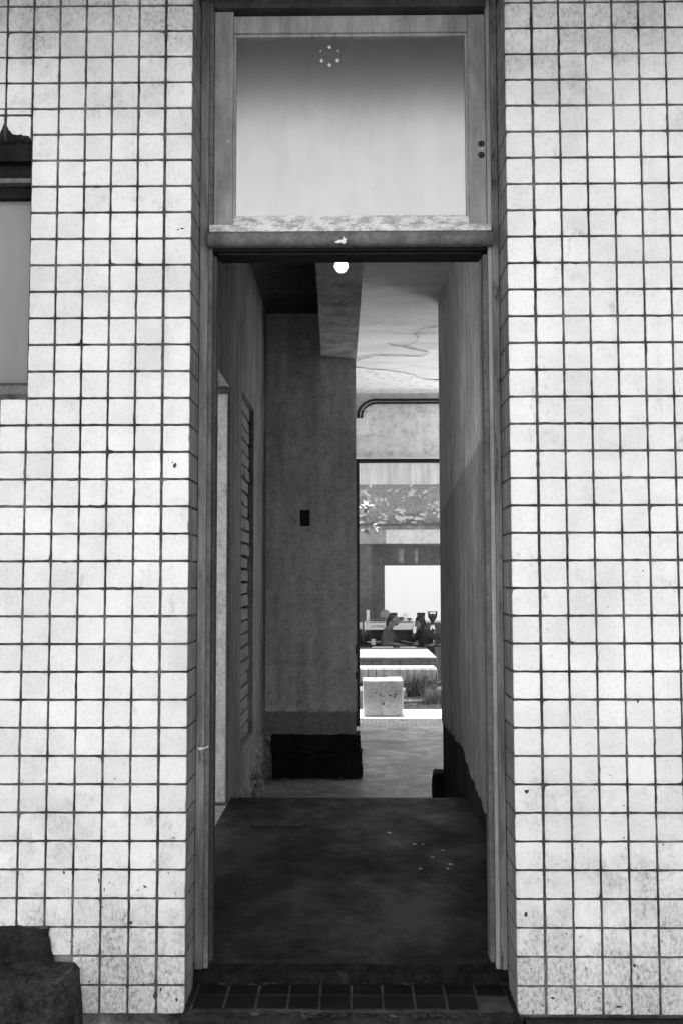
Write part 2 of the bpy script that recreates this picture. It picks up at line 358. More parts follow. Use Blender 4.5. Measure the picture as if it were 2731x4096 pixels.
# ------------------------------------------------------------------ tiled front walls
ROW0, P = 3.768, .1
def tile_mesh(w, h, i, ragged=.0012):
    rnd = random.Random(100+i); n = 4; pts = []
    for s_ in range(4):
        for q in range(n):
            t = q/n; a = [(-1,-1), (1,-1), (1,1), (-1,1)][s_]; b = [(1,-1), (1,1), (-1,1), (-1,-1)][s_]
            x = (a[0]+(b[0]-a[0])*t)*w/2; z = (a[1]+(b[1]-a[1])*t)*h/2
            j = ragged*rnd.uniform(-1, .6); sx = 1-2*abs(j)/w if q else .988; pts.append((x*(sx if abs(abs(x)-w/2) < 1e-6 else 1), z*(1+2*j/h if abs(abs(z)-h/2) < 1e-6 else 1)) if q else (x*.972, z*.972))
    if i % 4 == 0:
        for q in rnd.sample(range(16), 1): pts[q] = (pts[q][0]*rnd.uniform(.90, .96), pts[q][1]*rnd.uniform(.90, .96))
    N = len(pts); vs = [(x*.978, 0, z*.978) for x, z in pts] + [(x, .0022, z) for x, z in pts] + [(x, .008, z) for x, z in pts]
    fs = [tuple(range(N))] + [(r*N+k_, r*N+(k_+1) % N, (r+1)*N+(k_+1) % N, (r+1)*N+k_) for r in range(2) for k_ in range(N)]
    me = MB().add(vs, fs).mesh('tile'); me.materials.append(M['tile'])
    bm = bmesh.new(); bm.from_mesh(me); bmesh.ops.recalc_face_normals(bm, faces=bm.faces); bm.to_mesh(me); bm.free(); return me
TM = [tile_mesh(.0928, .0928, i, .0009) for i in range(20)]
k = NT('shaded_reveal_tile')  # darker copy of the white tile, doorway shade put into its colour
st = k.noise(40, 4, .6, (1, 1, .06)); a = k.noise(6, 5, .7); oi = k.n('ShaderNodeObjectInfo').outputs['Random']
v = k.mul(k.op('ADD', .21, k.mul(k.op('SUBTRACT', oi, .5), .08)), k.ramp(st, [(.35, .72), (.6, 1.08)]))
k.col(k.mul(v, k.ramp(a, [(.3, .6), (.5, 1)]))); k.rough(.4); M['tile_shaded'] = k.m
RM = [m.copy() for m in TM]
for m in RM: m.materials[0] = M['tile_shaded']
def put_tile(parent, x, z, i=None, name='tile', y=0, rz=0, sx=1, sz=1, meshes=None):
    o = link(name, (meshes or TM)[random.randrange(20) if i is None else i], parent)
    o.location = (x, y+random.uniform(-.0004, .0012), z); o.rotation_euler = (random.uniform(-.006, .006), random.uniform(-.008, .008)+math.pi/2*random.randrange(4)*(sx == 1 and sz == 1), rz+random.uniform(-.006, .006)); o.scale = (sx, 1, sz); return o
WX0, WX1, WZ0, WZ1 = -2.10, -1.198, 2.285, 3.248           # left window opening
def front_wall(name, x_edge, sgn):
    mb = MB()
    if sgn < 0:
        mb.box(x_edge-.0, WX1, .006, .30, .066, 4.1) if False else None
        mb.box(WX1, x_edge, .006, .30, .066, 4.1); mb.box(WX0, WX1, .006, .30, .066, WZ0); mb.box(WX0, WX1, .006, .30, WZ1, 4.1); mb.box(-6, WX0, .006, .30, .066, 4.1)
        mb.box(-6, x_edge, .03, .30, -.1, .066)
    else:
        mb.box(x_edge, 6, .006, .30, .066, 4.1); mb.box(x_edge, 6, .03, .30, -.1, .066)
    root = mb.build(name, 'grout')
    far = MB()
    for k_ in range(-3, 37):
        z = ROW0 - P*k_ - P/2
        for c_ in range(16):
            x = x_edge + sgn*(P*c_ + P/2); dx = 0; sx = 1
            if c_ == 0: dx = -sgn*.0035; sx = 1.035
            if sgn < 0:
                if c_ >= 6 and WZ0-.02 < z < WZ1+.02: continue
                if c_ >= 6 and k_ in (4, 5): continue
                if k_ == 34 and c_ >= 5: continue
                if k_ >= 35 and c_ >= 4: continue
            if c_ < 7 and k_ >= -1: put_tile(root, x+dx, z, sx=sx)
            else:
                w = .0463; far.add([(x-w, .0, z-w), (x+w, .0, z-w), (x+w, .0, z+w), (x-w, .0, z+w), (x-w, .008, z-w), (x+w, .008, z-w), (x+w, .008, z+w), (x-w, .008, z+w)],
                                   [(0,1,2,3), (0,4,5,1), (1,5,6,2), (2,6,7,3), (3,7,4,0)])
    stuff(far.build('outer_tile_field', 'tile', root))
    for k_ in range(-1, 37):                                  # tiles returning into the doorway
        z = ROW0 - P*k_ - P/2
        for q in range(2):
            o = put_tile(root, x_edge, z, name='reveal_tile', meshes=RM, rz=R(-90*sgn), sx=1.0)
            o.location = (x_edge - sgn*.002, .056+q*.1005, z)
    return root
wl = tag(front_wall('tiled_wall', -.598, -1), 'white square-tiled wall left of the doorway, cut by a window', 'wall')
wr = tag(front_wall('tiled_wall', .578, 1), 'white square-tiled wall right of the doorway', 'wall')
# cut and broken tiles over the window, exposed mortar low down
for c_ in range(3):
    x = -1.198 - P*c_ - .05
    put_tile(wl, x, 3.357, sz=.19, sx=.98); put_tile(wl, x, 3.297, sz=.92, sx=.98)
for pts in ([(-1.2925, 3.2485), (-1.2925, 3.305), (-1.286, 3.288), (-1.277, 3.279), (-1.27, 3.270), (-1.252, 3.266), (-1.238, 3.269), (-1.228, 3.263), (-1.216, 3.264), (-1.206, 3.260), (-1.2055, 3.2485)],
            [(-1.3025, 3.2485), (-1.3025, 3.312), (-1.309, 3.292), (-1.318, 3.272), (-1.333, 3.266), (-1.347, 3.258), (-1.36, 3.2485)], [(-1.40, 3.2485), (-1.39, 3.28), (-1.375, 3.262), (-1.365, 3.2485)]):
    MB().prism(pts, 'y', -.0025, .003).build('mortar_smear', 'patch', wl)
op = grid_rough('exposed_mortar', 'patch', (-1.85, -.004, .215), (.785, 0, 0), (0, 0, .155), 34, 10, .007, 14, wl, (0, -1, 0))
for v in op.data.vertices:
    if v.co.x > -1.07-.006: v.co.x += .035*(noise.noise(v.co*22))+(.368-v.co.z)*.12
    if v.co.z > .355: v.co.z += .020*noise.noise(Vector((v.co.x*24, 0, 3))) + .010*noise.noise(Vector((v.co.x*70, 0, 8)))
rs = random.Random(5)
def scuff(parent, x, z, a, b, n=9):
    pts = [(x + a*math.cos(q*6.283/n)*rs.uniform(.35, 1), z + b*math.sin(q*6.283/n)*rs.uniform(.35, 1)) for q in range(n)]
    MB().prism(pts, 'y', -.0006, .0003).build('scuff_mark', 'old_conc', parent)
for par, lst in ((wl, ((-.648, 2.016, .008, .014), (-.657, 2.03, .004, .004), (-.70, 1.99, .003, .006), (-.955, 1.872, .014, .004), (-.905, .53, .003, .016), (-.885, .50, .003, .010), (-.74, .51, .010, .005), (-.79, .385, .007, .010), (-.70, .135, .010, .016), (-.68, .155, .006, .008), (-.80, .165, .006, .010), (-.625, .12, .007, .012), (-1.03, .56, .006, .008), (-.64, .68, .004, .004), (-.89, .44, .004, .004), (-.645, 2.90, .006, .004), (-.69, 3.69, .007, .003), (-.63, 2.905, .012, .003))),
                 (wr, ((1.02, 1.165, .006, .012), (.62, .845, .012, .010), (.655, .54, .003, .003), (.61, .415, .010, .014), (1.17, .41, .003, .012), (.93, .10, .014, .006), (1.10, .66, .004, .006), (1.20, .63, .006, .008), (.80, .34, .004, .004), (.70, 1.42, .003, .003), (1.05, 1.63, .006, .004), (.92, 1.5, .003, .003), (.99, .24, .008, .010), (.70, .13, .008, .006)))):
    for q in lst: scuff(par, *q)
for par, x0, x1 in ((wl, -1.05, -.61), (wr, .60, 1.27)):
    for _ in range(55): q = rs.uniform(.0012, .0035); scuff(par, rs.uniform(x0, x1), .08+rs.random()**1.7*.9, q, q*rs.uniform(.8, 2.2), 6)
struct(MB().box(-.598, .578, .04, .30, 3.93, 4.1).build('wall_above_door', 'render'))
struct(MB().box(-3.0, 2.9, -.98, 10.17, 4.105, 4.28).build('roof', 'rearwall'))
struct(MB().box(-6.2, -3.002, -.98, .31, 4.105, 4.28).build('roof', 'rearwall'))
eb = struct(MB().box(-6.2, 6.2, -.99, .005, 4.075, 4.1045).build('eave_soffit', 'darkwood'))
struct(MB().box(2.902, 6.2, -.98, .31, 4.105, 4.28).build('roof', 'rearwall'))
struct(MB().box(-12, -2.63, .31, 8.7, -.45, .0).build('added_side_yard', 'whitepave'))  # added unseen yard outside the side room opening
struct(MB().box(2.53, 14, 4.75, 11.8, -.45, -.21).build('added_side_yard', 'whitepave'))  # added unseen pale yard, bounces sunlight into the rear room
mb = MB()
for (y0, y1, z0, z1) in ((.30, .5, -.45, 4.1), (2.8, 8.8, -.45, 4.1), (.5, 2.8, -.45, .3), (.5, 2.8, 3.5, 4.1)): mb.box(-2.62, -2.5, y0, y1, z0, z1)
struct(mb.build('unseen_outer_side_wall', 'ceil_flake'))  # unseen wall, its opening added to light the side door
# ledge of dark stone below the right-hand tiles
tag(MB().box(.60, 6, -.10, .029, 0.0005, .050).build('kerb_stone', 'gutter', bevel=.006), 'dark damp kerb stone along the foot of the right tiled wall', 'kerb')
roughen(bpy.data.objects['kerb_stone'], .004, 9, 6)

# broken concrete ledge at lower left
pts = [(-2.4, .0005), (-.955, .0005), (-.958, .14), (-.966, .225), (-.985, .245), (-1.10, .250), (-1.6, .252), (-2.4, .25)]
led = MB()
n = len(pts); prof = [( .004, 0, 0), (-.06, .0, -.003), (-.13, -.012, -.004), (-.150, -.02, -.010), (-.158, -.03, -.030), (-.175, -.05, -.10), (-.20, -.07, -.16)]
vs = []
for (y, dx, dz) in prof:
    for (x, z) in pts:
        vs.append((x+(dx if x > -2 else 0), y, max(.0005, z+dz*(z/.25))))
fs = [(i*n+j, i*n+(j+1) % n, (i+1)*n+(j+1) % n, (i+1)*n+j) for i in range(len(prof)-1) for j in range(n)] + [tuple(range(n)), tuple(range((len(prof)-1)*n, len(prof)*n))[::-1]]
k = NT('worn_ledge_concrete'); a = k.noise(11, 7, .75); f = k.noise(60, 4, .7)
pt = k.n('ShaderNodeNewGeometry').outputs['Pointiness']
v = k.mul(k.ramp(a, [(.34, .007), (.66, .05)]), k.ramp(f, [(.3, .5), (.7, 1.5)]))
k.col(k.mix(k.ramp(k.op('ADD', pt, k.mul(k.op('SUBTRACT', a, .5), .10)), [(.52, 0), (.58, .8)]), v, .14)); k.rough(.9); k.bump(k.op('ADD', a, f), .9, .012); k.b.inputs['Specular IOR Level'].default_value = .08; M['ledge'] = k.m
led.add(vs, fs); lo = led.build('concrete_ledge', 'ledge', weld=True); roughen(lo, .0055, 12, 7)
tag(lo, 'crumbling dark concrete ledge against the foot of the left tiled wall', 'ledge')

# ------------------------------------------------------------------ left window
w = tag(empty('window', (-1.65, .12, 2.3)), 'pale frosted window under dark timber lintel, cut off at left edge', 'window')
def wp(mb, name, mat, **kw):
    o = mb.build(name, mat, None, **kw); o.parent = w; o.matrix_parent_inverse = Matrix.Translation((1.65, -.12, -2.3)); return o
wp(MB().box(WX0, WX1, .10, .12, 2.335, 3.06), 'pane', 'frost')
wp(MB().box(WX0, WX1, .02, .16, 3.175, WZ1-.001), 'lintel_board', 'blackwood', bevel=.004)
wp(MB().box(WX0, WX1, .05, .16, 3.118, 3.172), 'rail', 'blackwood', bevel=.004)
wp(MB().box(WX0, WX1, .035, .16, 3.098, 3.116), 'drip_rail', 'midwood', bevel=.003)
wp(MB().box(WX0, WX1, .07, .16, 3.05, 3.095), 'head', 'blackwood', bevel=.003)
wp(MB().box(WX0, WX1, .03, .20, 2.2855, 2.322), 'sill', 'midwood', bevel=.004)
wp(MB().box(WX0, WX1, .05, .15, 2.3225, 2.336), 'bottom_bead', 'darkwood')

# ------------------------------------------------------------------ door frame with fanlight
df_ = tag(empty('door_frame', (0, .25, .17)), 'tall weathered wooden door frame with a glazed fanlight on top', 'door frame')
INV = Matrix.Translation((0, -.25, -.17))
def dp(mb, name, mat, parent=None, **kw):
    o = mb.build(name, mat, None, **kw); o.parent = parent or df_
    if parent is None: o.matrix_parent_inverse = INV
    else: o.matrix_parent_inverse = Matrix.Identity(4)
    return o
ZB = .145
dp(MB().box(-.5955, -.563, .205, .30, ZB, 3.93), 'jamb', 'jamb', bevel=.004)
dp(MB().box(-.5625, -.546, .214, .30, ZB, 3.93), 'jamb_bead', 'midwood', bevel=.003)
dp(MB().box(-.5455, -.532, .235, .30, ZB+.02, 2.876), 'door_stop', 'darkwood', bevel=.003)
dp(MB().box(.550, .5755, .205, .30, ZB, 3.93), 'jamb', 'jamb', bevel=.004)
dp(MB().box(.534, .5495, .214, .30, ZB, 3.93), 'jamb_bead', 'paint', bevel=.003)
dp(MB().box(.514, .5335, .228, .30, ZB+.02, 2.876), 'door_stop', 'midwood', bevel=.003)
dp(MB().box(-.5455, .5335, .20, .30, 3.875, 3.93), 'head', 'darkwood', bevel=.003)
dp(MB().box(-.5955, .5755, .15, .204, 3.905, 3.94), 'head_moulding', 'midwood', bevel=.004)
# transom bar: pale fascia, rounded nose, deep soffit
dp(MB().box(-.556, .5445, .185, .213, 2.958, 2.986), 'transom_fascia', 'flake', bevel=.003)
nose = [(.213, 2.957), (.188, 2.957), (.179, 2.951), (.174, 2.942), (.172, 2.930), (.174, 2.918), (.181, 2.907), (.192, 2.901), (.213, 2.901)]
dp(MB().prism(nose, 'x', -.560, .549), 'transom_nose', 'midwood', smooth=True)
dp(MB().box(-.5455, .5335, .2135, .33, 2.888, 2.975), 'transom_bar', 'blackwood', bevel=.003)
dp(MB().box(-.525, .512, .225, .328, 2.877, 2.8875), 'transom_soffit_board', 'blackwood', bevel=.003)
fl = MB(); fl.prism([(-.066, 2.909), (-.056, 2.905), (-.040, 2.907), (-.033, 2.902), (-.022, 2.906), (-.020, 2.926), (-.028, 2.922), (-.03, 2.934), (-.036, 2.918), (-.05, 2.918)], 'y', .1695, .178)
dp(fl, 'paint_flake', 'lip')
# fanlight sash
sash = dp(MB().box(-.5445, -.470, .2245, .262, 2.987, 3.874), 'sash', 'paint', bevel=.004)
def sp_(mb, name, mat, **kw):
    o = mb.build(name, mat, sash, **kw); return o
sp_(MB().box(.464, .5325, .2245, .262, 2.987, 3.855), 'stile', 'paint', bevel=.004)
sp_(MB().box(-.4695, .4635, .2255, .262, 2.987, 3.030), 'bottom_rail', 'flake', bevel=.004)
sp_(MB().box(-.4695, .4635, .2255, .262, 3.785, 3.855), 'top_rail', 'paint', bevel=.004)
sp_(MB().box(-.4695, -.459, .235, .256, 3.0305, 3.7845), 'glazing_bead', 'paint', bevel=.002)
sp_(MB().box(.453, .4635, .235, .256, 3.0305, 3.7845), 'glazing_bead', 'paint', bevel=.002)
sp_(MB().box(-.4588, .4528, .235, .256, 3.773, 3.7845), 'glazing_bead', 'paint', bevel=.002)
sp_(MB().box(-.4588, .4528, .235, .256, 3.0305, 3.039), 'glazing_bead', 'flake', bevel=.002)
sp_(MB().box(-.4586, .4526, .246, .250, 3.0392, 3.7728), 'pane', 'film')
for z in (3.322, 3.276): sp_(MB().lathe([(.0001, -.004), (.013, -.004), (.013, .002), (.0001, .002)], (0, 0, 0), 14), 'lock_hole', 'black').matrix_local = Matrix.Translation((.513, .2235, z)) @ Matrix.Rotation(R(90), 4, 'X')
dp(MB().prism([(.185, .09), (.188, .118), (.200, .136), (.222, .146), (.236, .154), (.252, .158), (.30, .158), (.30, .09)], 'x', -.5955, .5755), 'sill', 'worn_sill')
roughen(bpy.data.objects['sill.001'] if 'sill.001' in bpy.data.objects else bpy.data.objects['sill'], .007, 9, 10)
o = dp(MB().ball((0, 0, 0), (.011, .004, .006)), 'plaster_drip', 'lip'); o.location = (-.578, .203, .96)
o = dp(MB().tube([(-.578, .2, .96), (-.562, .203, .962), (-.548, .21, .968)], .0025, 6), 'plaster_drip', 'lip')

# doorstep with dark tread tiles
ds = MB().box(-.597, .577, -.055, .22, .0005, .090).build('doorstep', 'patch'); roughen(ds, .009, 16, 10)
tag(ds, 'worn doorstep of small dark square tiles with a broken front edge', 'step')
k = NT('dark_step_tile'); a = k.noise(8, 5, .7); k.col(k.ramp(a, [(.3, .003), (.7, .012)])); k.rough(.5); k.b.inputs['Specular IOR Level'].default_value = .12; M['steptile'] = k.m
k = NT('pale_step_joint'); k.col(k.ramp(k.noise(9, 5, .75), [(.35, .012), (.65, .055)])); k.rough(.9); M['stepjoint'] = k.m
MB().box(-.575, .555, -.035, .205, .088, .0972).build('joint_bed', 'stepjoint', ds)
st = None
for r_, (y0, y1) in enumerate(((-.030, .085), (.092, .195))):
    for c_ in range(10):
        x = -.5655 + c_*.1125
        if c_ == 9 and r_ == 0: continue
        o = MB().box(x, x+.103, y0 + (random.uniform(0, .012) if r_ == 0 else 0), y1, .09, .0995+random.uniform(0, .0015)).build('tread_tile', 'steptile', ds, bevel=.002, segs=1)
for i in range(34):                                           # crusts of broken mortar along the nosing
    x = -.57 + i*.034 + random.uniform(-.01, .01); r_ = random.uniform(.006, .014)
    o = MB().ball((0, 0, 0), (r_*2.2, r_*1.1, r_*.5), 10, 7).build('mortar_chip', 'old_conc' if i in (7, 12, 13, 21, 30) else 'patch', ds); roughen(o, r_*.9, 45, 0, i); o.location = (x, -.046+random.uniform(-.014, .010), .089)
for i in range(14):
    x = -.56 + i*.085 + random.uniform(-.03, .03); r_ = random.uniform(.005, .011)
    o = MB().ball((0, 0, 0), (r_*3.0, r_*.9, r_*.5), 10, 7).build('mortar_chip', 'patch', ds); roughen(o, r_*.8, 45, 0, i+40); o.location = (x, .193+random.uniform(-.008, .006), .101)

# ------------------------------------------------------------------ passage walls
NY0, NY1, NZ0, NZ1 = 3.56, 4.46, .38, 2.985
mb = MB()
for (y0, y1, z0, z1) in ((.30, 1.95, -.2, 4.1), (1.95, 2.86, 2.86, 4.1), (1.95, 2.86, -.2, .165), (2.86, NY0, -.2, 4.1), (NY0, NY1, NZ1, 4.1), (NY0, NY1, -.2, NZ0), (NY1, 5.62, -.2, 4.1)):
    mb.box(-.92, -.80, y0, y1, z0, z1)
mb.box(-.96, -.922, NY0-.1, NY1+.1, NZ0-.1, NZ1+.1, 1)
lw = tag(mb.build('plaster_wall', ['wall_l', 'mortar']), 'streaked grey plaster wall with a bricked-up opening, left inside the passage', 'wall')
bk = [roughen(MB().box(-.045, .045, -.2235, .2235, -.0435, .0435).build('brick', 'brick', lw, bevel=.005, segs=1), .006, 16, 2, i) for i in range(4)]
cnt = 0
for r_ in range(26):
    z = NZ0 + .05 + r_*.1002; cut = .30 if r_ % 2 else .60
    for (y0, y1) in ((NY0+.003, NY0+cut*.9-.0015), (NY0+cut*.9+.0015, NY1-.003)):
        if cnt < 4: o = bk[cnt]
        else: o = bk[cnt % 4].copy(); C.objects.link(o); o.parent = lw
        cnt += 1
        o.location = (-.886+random.uniform(-.008, .008), (y0+y1)/2, z+random.uniform(-.003, .003)); o.scale = (1, (y1-y0)/.447, random.uniform(.92, 1)); o.rotation_euler = (random.uniform(-.012, .012), random.uniform(-.05, .02), random.uniform(-.01, .01))
# crumbled masonry at the foot of that wall, below the upper floor edge
g = grid_rough('bare_masonry', 'rubble', (-.790, 3.05, -.2), (0, 2.52, 0), (0, 0, .62), 120, 30, .040, 9, lw, (1, 0, 0))
for v in g.data.vertices:
    top = .10 + .10*(v.co.y-3.05) + .10*noise.noise(Vector((v.co.y*6, 1, 0)))
    v.co.x -= max(0, min(1, (v.co.z-top+.06)/.08))*.09
def hull_stone(r_, seed):
    rnd = random.Random(seed); bm = bmesh.new()
    for _ in range(16):
        p = Vector((rnd.gauss(0, 1), rnd.gauss(0, 1), rnd.gauss(0, 1))).normalized()*r_*rnd.uniform(.75, 1.05); bm.verts.new((p.x*1.2, p.y*.9, p.z*.8))
    bmesh.ops.convex_hull(bm, input=bm.verts); bmesh.ops.bevel(bm, geom=list(bm.edges), offset=r_*.07, segments=1, affect='EDGES')
    me = bpy.data.meshes.new('broken_stone'); bm.to_mesh(me); bm.free(); me.materials.append(M['rubble']); return me
HS = [hull_stone(.05, i) for i in range(6)]
for i in range(26):
    y = random.uniform(3.3, 5.4); z = -.17 + random.random()**1.6*(.20+.10*(y-3.3)); sc = random.uniform(.4, 1.15)
    o = link('broken_stone', HS[i % 6], lw); o.location = (-.775+random.uniform(-.02, .02), y, z); o.rotation_euler = (random.random()*6, random.random()*6, random.random()*6); o.scale = (sc*.7, sc, sc)

# right-hand wall: dark substrate with a ragged skin of plaster over it
rw = tag(MB().box(.742, .86, .30, 4.71, -.2, 3.95).build('plaster_wall', 'substrate'), 'stained plaster wall right inside the passage, its skin broken off low down', 'wall')
prof = [(4.712, .45), (4.55, .43), (4.3, .44), (3.9, .455), (3.5, .46), (3.15, .485), (3.02, .47), (2.95, .42), (2.8, .41), (2.68, .375), (2.5, .38), (2.43, .345), (2.3, .355), (2.15, .34), (2.05, .305), (1.94, .315), (1.85, .36), (1.6, .42), (1.2, .4), (.8, .43), (.30, .45)]
ed = []
for i in range(len(prof)-1):
    (ya, za), (yb, zb) = prof[i], prof[i+1]; nseg = max(1, int((ya-yb)/.03))
    for q in range(nseg):
        t = q/nseg; y = ya+(yb-ya)*t; ed.append((y, za+(zb-za)*t + .022*noise.noise(Vector((y*9, 2, 0))) + .014*noise.noise(Vector((y*31, 5, 0)))))
ed.append((.30, .45))
mb = MB(); N = len(ed)
vs = [(.730, y, z) for y, z in ed] + [(.730, y, 3.95) for y, z in ed] + [(.7415, y, z) for y, z in ed]
mb.add(vs, [(i, i+1, N+i+1, N+i) for i in range(N-1)] + [(2*N+i, 2*N+i+1, i+1, i) for i in range(N-1)])
mb.add([(.730, 4.7125, ed[0][1]), (.730, 4.7125, 3.95), (.86, 4.7125, 3.95), (.86, 4.7125, ed[0][1])], [(0, 1, 2, 3)])
mb.build('plaster_skin', 'wall_r', rw)
sk = MB().box(.655, .80, 4.56, 4.80, -.2, .03).build('footing', 'plinth', rw, bevel=.02); roughen(sk, .018, 9, 6)
grid_rough('rough_footing', 'substrate', (.741, .32, .16), (0, 2.75, 0), (0, 0, .30), 70, 12, .010, 11, rw, (-1, 0, 0))
struct(MB().box(.86, 2.4, 4.59, 4.71, -.2, 3.95).build('rear_room_wall', 'rearwall'))
mb = MB()
for (y0, y1, z0, z1) in ((4.59, 6.2, -.2, 3.95), (8.6, 8.8, -.2, 3.95), (6.2, 8.6, 3.8, 3.95)): mb.box(2.4, 2.52, y0, y1, z0, z1)
struct(mb.build('rear_room_wall', 'rearwall'))  # unseen wall, its opening added to brighten the rear room
struct(MB().box(-.2, .02, 5.86, 8.8, -.2, 3.95).build('rear_room_wall', 'render'))

# pillar closing the left of the passage
pl = tag(MB().box(-.80, .030, 5.615, 5.85, -.2, 4.1).build('plaster_pillar', 'pillar2'), 'mottled grey plaster pier with a dark footing at the passage end', 'pillar')
def ragged(x0, x1, z0, z1, y0, y1, seed, amp=.018, name='plaster_skin', mat='pillar'):
    n = 60; low = [(x0+(x1-x0)*i/n, z0 + amp*noise.noise(Vector((i*.35, seed, 0))) + amp*.7*noise.noise(Vector((i*1.1, seed+4, 0)))) for i in range(n+1)]
    m = MB(); N = n+1
    m.add([(x, y0, z) for x, z in low] + [(x, y0, z1) for x, z in low] + [(x, y1, z) for x, z in low], [(i, i+1, N+i+1, N+i) for i in range(n)] + [(2*N+i, 2*N+i+1, i+1, i) for i in range(n)])
    m.add([(x1, y0, low[-1][1]), (x1, y1+.23, low[-1][1]), (x1, y1+.23, z1), (x1, y0, z1)], [(0, 1, 2, 3)])
    return m.build(name, mat, pl)
ragged(-.80, .037, .395, 4.1, 5.598, 5.6148, 3)
f1 = MB().box(-.74, .066, 5.575, 5.86, .03, .185).build('footing', 'plinth', pl); roughen(f1, .014, 10, 8, 1)
f2 = MB().box(-.73, .080, 5.545, 5.87, -.2, .028).build('footing', 'plinth', pl); roughen(f2, .016, 10, 8, 2)
hm = MB(); hm.box(-.484, -.391, 5.592, 5.599, 2.095, 2.245); hm.build('painted_socket_hole', 'hole', pl, bevel=.003)
for i, (z, h) in enumerate(((.95, .05), (.72, .035))):
    o = MB().ball((0, 0, 0), (.008, .008, h), 9, 7).build('edge_chip', 'plinth', pl); o.location = (.034, 5.60, z); roughen(o, .004, 30, 0, i)
# beam and ceilings
bm_ = MB(); vs = []
for (y, xl, xr) in ((.95, -.204, .104), (5.598, -.286, .042)): vs += [(xl, y, 3.666), (xr, y, 3.666), (xr, y, 4.1), (xl, y, 4.1)]
bm_.add(vs, [(0,1,2,3), (4,7,6,5), (0,4,5,1), (1,5,6,2), (3,2,6,7), (0,3,7,4)])
be = bm_.build('ceiling_beam', 'beam'); roughen(be, .004, 5, 9)
tag(be, 'blotchy plaster ceiling beam running back to the pier', 'beam')
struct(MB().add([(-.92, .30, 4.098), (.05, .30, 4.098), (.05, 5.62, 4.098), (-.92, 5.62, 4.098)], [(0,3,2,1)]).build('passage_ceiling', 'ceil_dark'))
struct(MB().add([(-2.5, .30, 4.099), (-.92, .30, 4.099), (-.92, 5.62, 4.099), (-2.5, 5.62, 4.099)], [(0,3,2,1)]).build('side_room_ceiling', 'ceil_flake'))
struct(MB().box(-2.5, -.92, 5.62, 5.74, -.2, 4.1).build('side_room_wall', 'whitedoor'))
rc = struct(grid_rough('rear_ceiling', 'ceil', (-.02, .30, 3.95), (2.45, 0, 0), (0, 8.50, 0), 60, 110, .006, 3, None, (0, 0, -1)))
MB().box(.115, 2.4, .31, 8.79, 3.96, 4.09).build('slab', 'render', rc)
# flaking whitewash on that ceiling: thin sheets with curling edges
def flake(pts, nm='whitewash_sheet'):
    m = MB(); n = len(pts); m.add([(x, y, 3.934) for x, y in pts] + [(x, y, 3.9415) for x, y in pts], [tuple(range(n))] + [(i, (i+1) % n, n+(i+1) % n, n+i) for i in range(n)])
    return m.build(nm, 'ceil_flake', rc)
def jag(pts, amp=.02, sub=6, seed=0):
    out = []
    for i in range(len(pts)-1):
        a, b = Vector(pts[i]), Vector(pts[i+1])
        for q in range(sub):
            p = a.lerp(b, q/sub); out.append((p.x + amp*noise.noise(Vector((p.x*14, p.y*14, seed))), p.y + amp*noise.noise(Vector((p.x*14, p.y*14, seed+9)))))
    out.append(pts[-1]); return out
e1 = jag([(-.02, 7.2), (.10, 7.28), (.40, 7.42), (.665, 7.63), (.83, 7.92), (1.0, 7.97), (1.5, 7.9), (2.0, 8.0), (2.39, 7.8)], .03)
flake(e1 + [(2.39, 8.78), (-.02, 8.78)])
for i, line in enumerate(([(.03, 6.93), (.24, 6.67), (.51, 6.70), (.743, 6.72), (.79, 6.52), (.66, 6.44), (.525, 6.30), (.625, 6.09), (.655, 5.95), (.615, 5.80), (.60, 5.74), (.665, 5.55), (.79, 5.49), (1.0, 5.40), (1.3, 5.42)], [(.378, 6.21), (.45, 6.26), (.53, 6.30)])):
    pts = jag(line, .015, 5, i); m = MB(); n = len(pts); vs = []
    for q, (x, y) in enumerate(pts):
        wd = (.012 + .022*abs(noise.noise(Vector((q*.5, i, 0))))); vs += [(x, y-wd, 3.938), (x, y+wd, 3.938)]
    m.add(vs, [(2*q, 2*q+1, 2*q+3, 2*q+2) for q in range(n-1)]); m.build('ceiling_crack', 'rubble', rc)
# white door standing open in the side room
dr = tag(empty('side_door', (-1.272, 2.832, .19)), 'white painted door standing open beyond the left passage wall', 'door')
MB().box(-.48, .46, -.02, .02, 0, 2.62).build('door_leaf', 'whitedoor', dr, bevel=.003)
o = MB().ball((0, 0, 0), .026).build('knob', 'black', dr, True); o.location = (.37, -.045, 2.60)
MB().tube([(.37, -.045, 2.60), (.37, 0, 2.60)], .010, 10).build('knob_stem', 'metal', dr, True)
MB().box(-.48, .46, -.022, .022, -.012, -.001).build('bottom_rail', 'metal', dr)
# stick lying on the passage floor
tag(MB().prism([(-.60, 2.26), (-.305, 2.245), (-.303, 2.285), (-.60, 2.30)], 'z', .171, .185).build('floor_slat', 'darkwood'), 'thin dark wooden slat lying on the passage floor', 'slat')

fk = 0
for (x, y, a) in ((.329, 1.883, .012), (.376, 1.878, .008), (.411, 1.625, .010), (.332, 1.424, .009), (.466, 1.425, .008), (.204, 2.122, .012), (.488, 1.503, .013), (.473, 1.758, .008)):
    o = MB().ball((0, 0, 0), (a, a*.8, .002), 8, 6).build('paint_fleck', 'boxwhite', bpy.data.objects['passage_floor']); fk += 1
    o.location = (x, y, .1705); roughen(o, a*.35, 70, 0, fk)
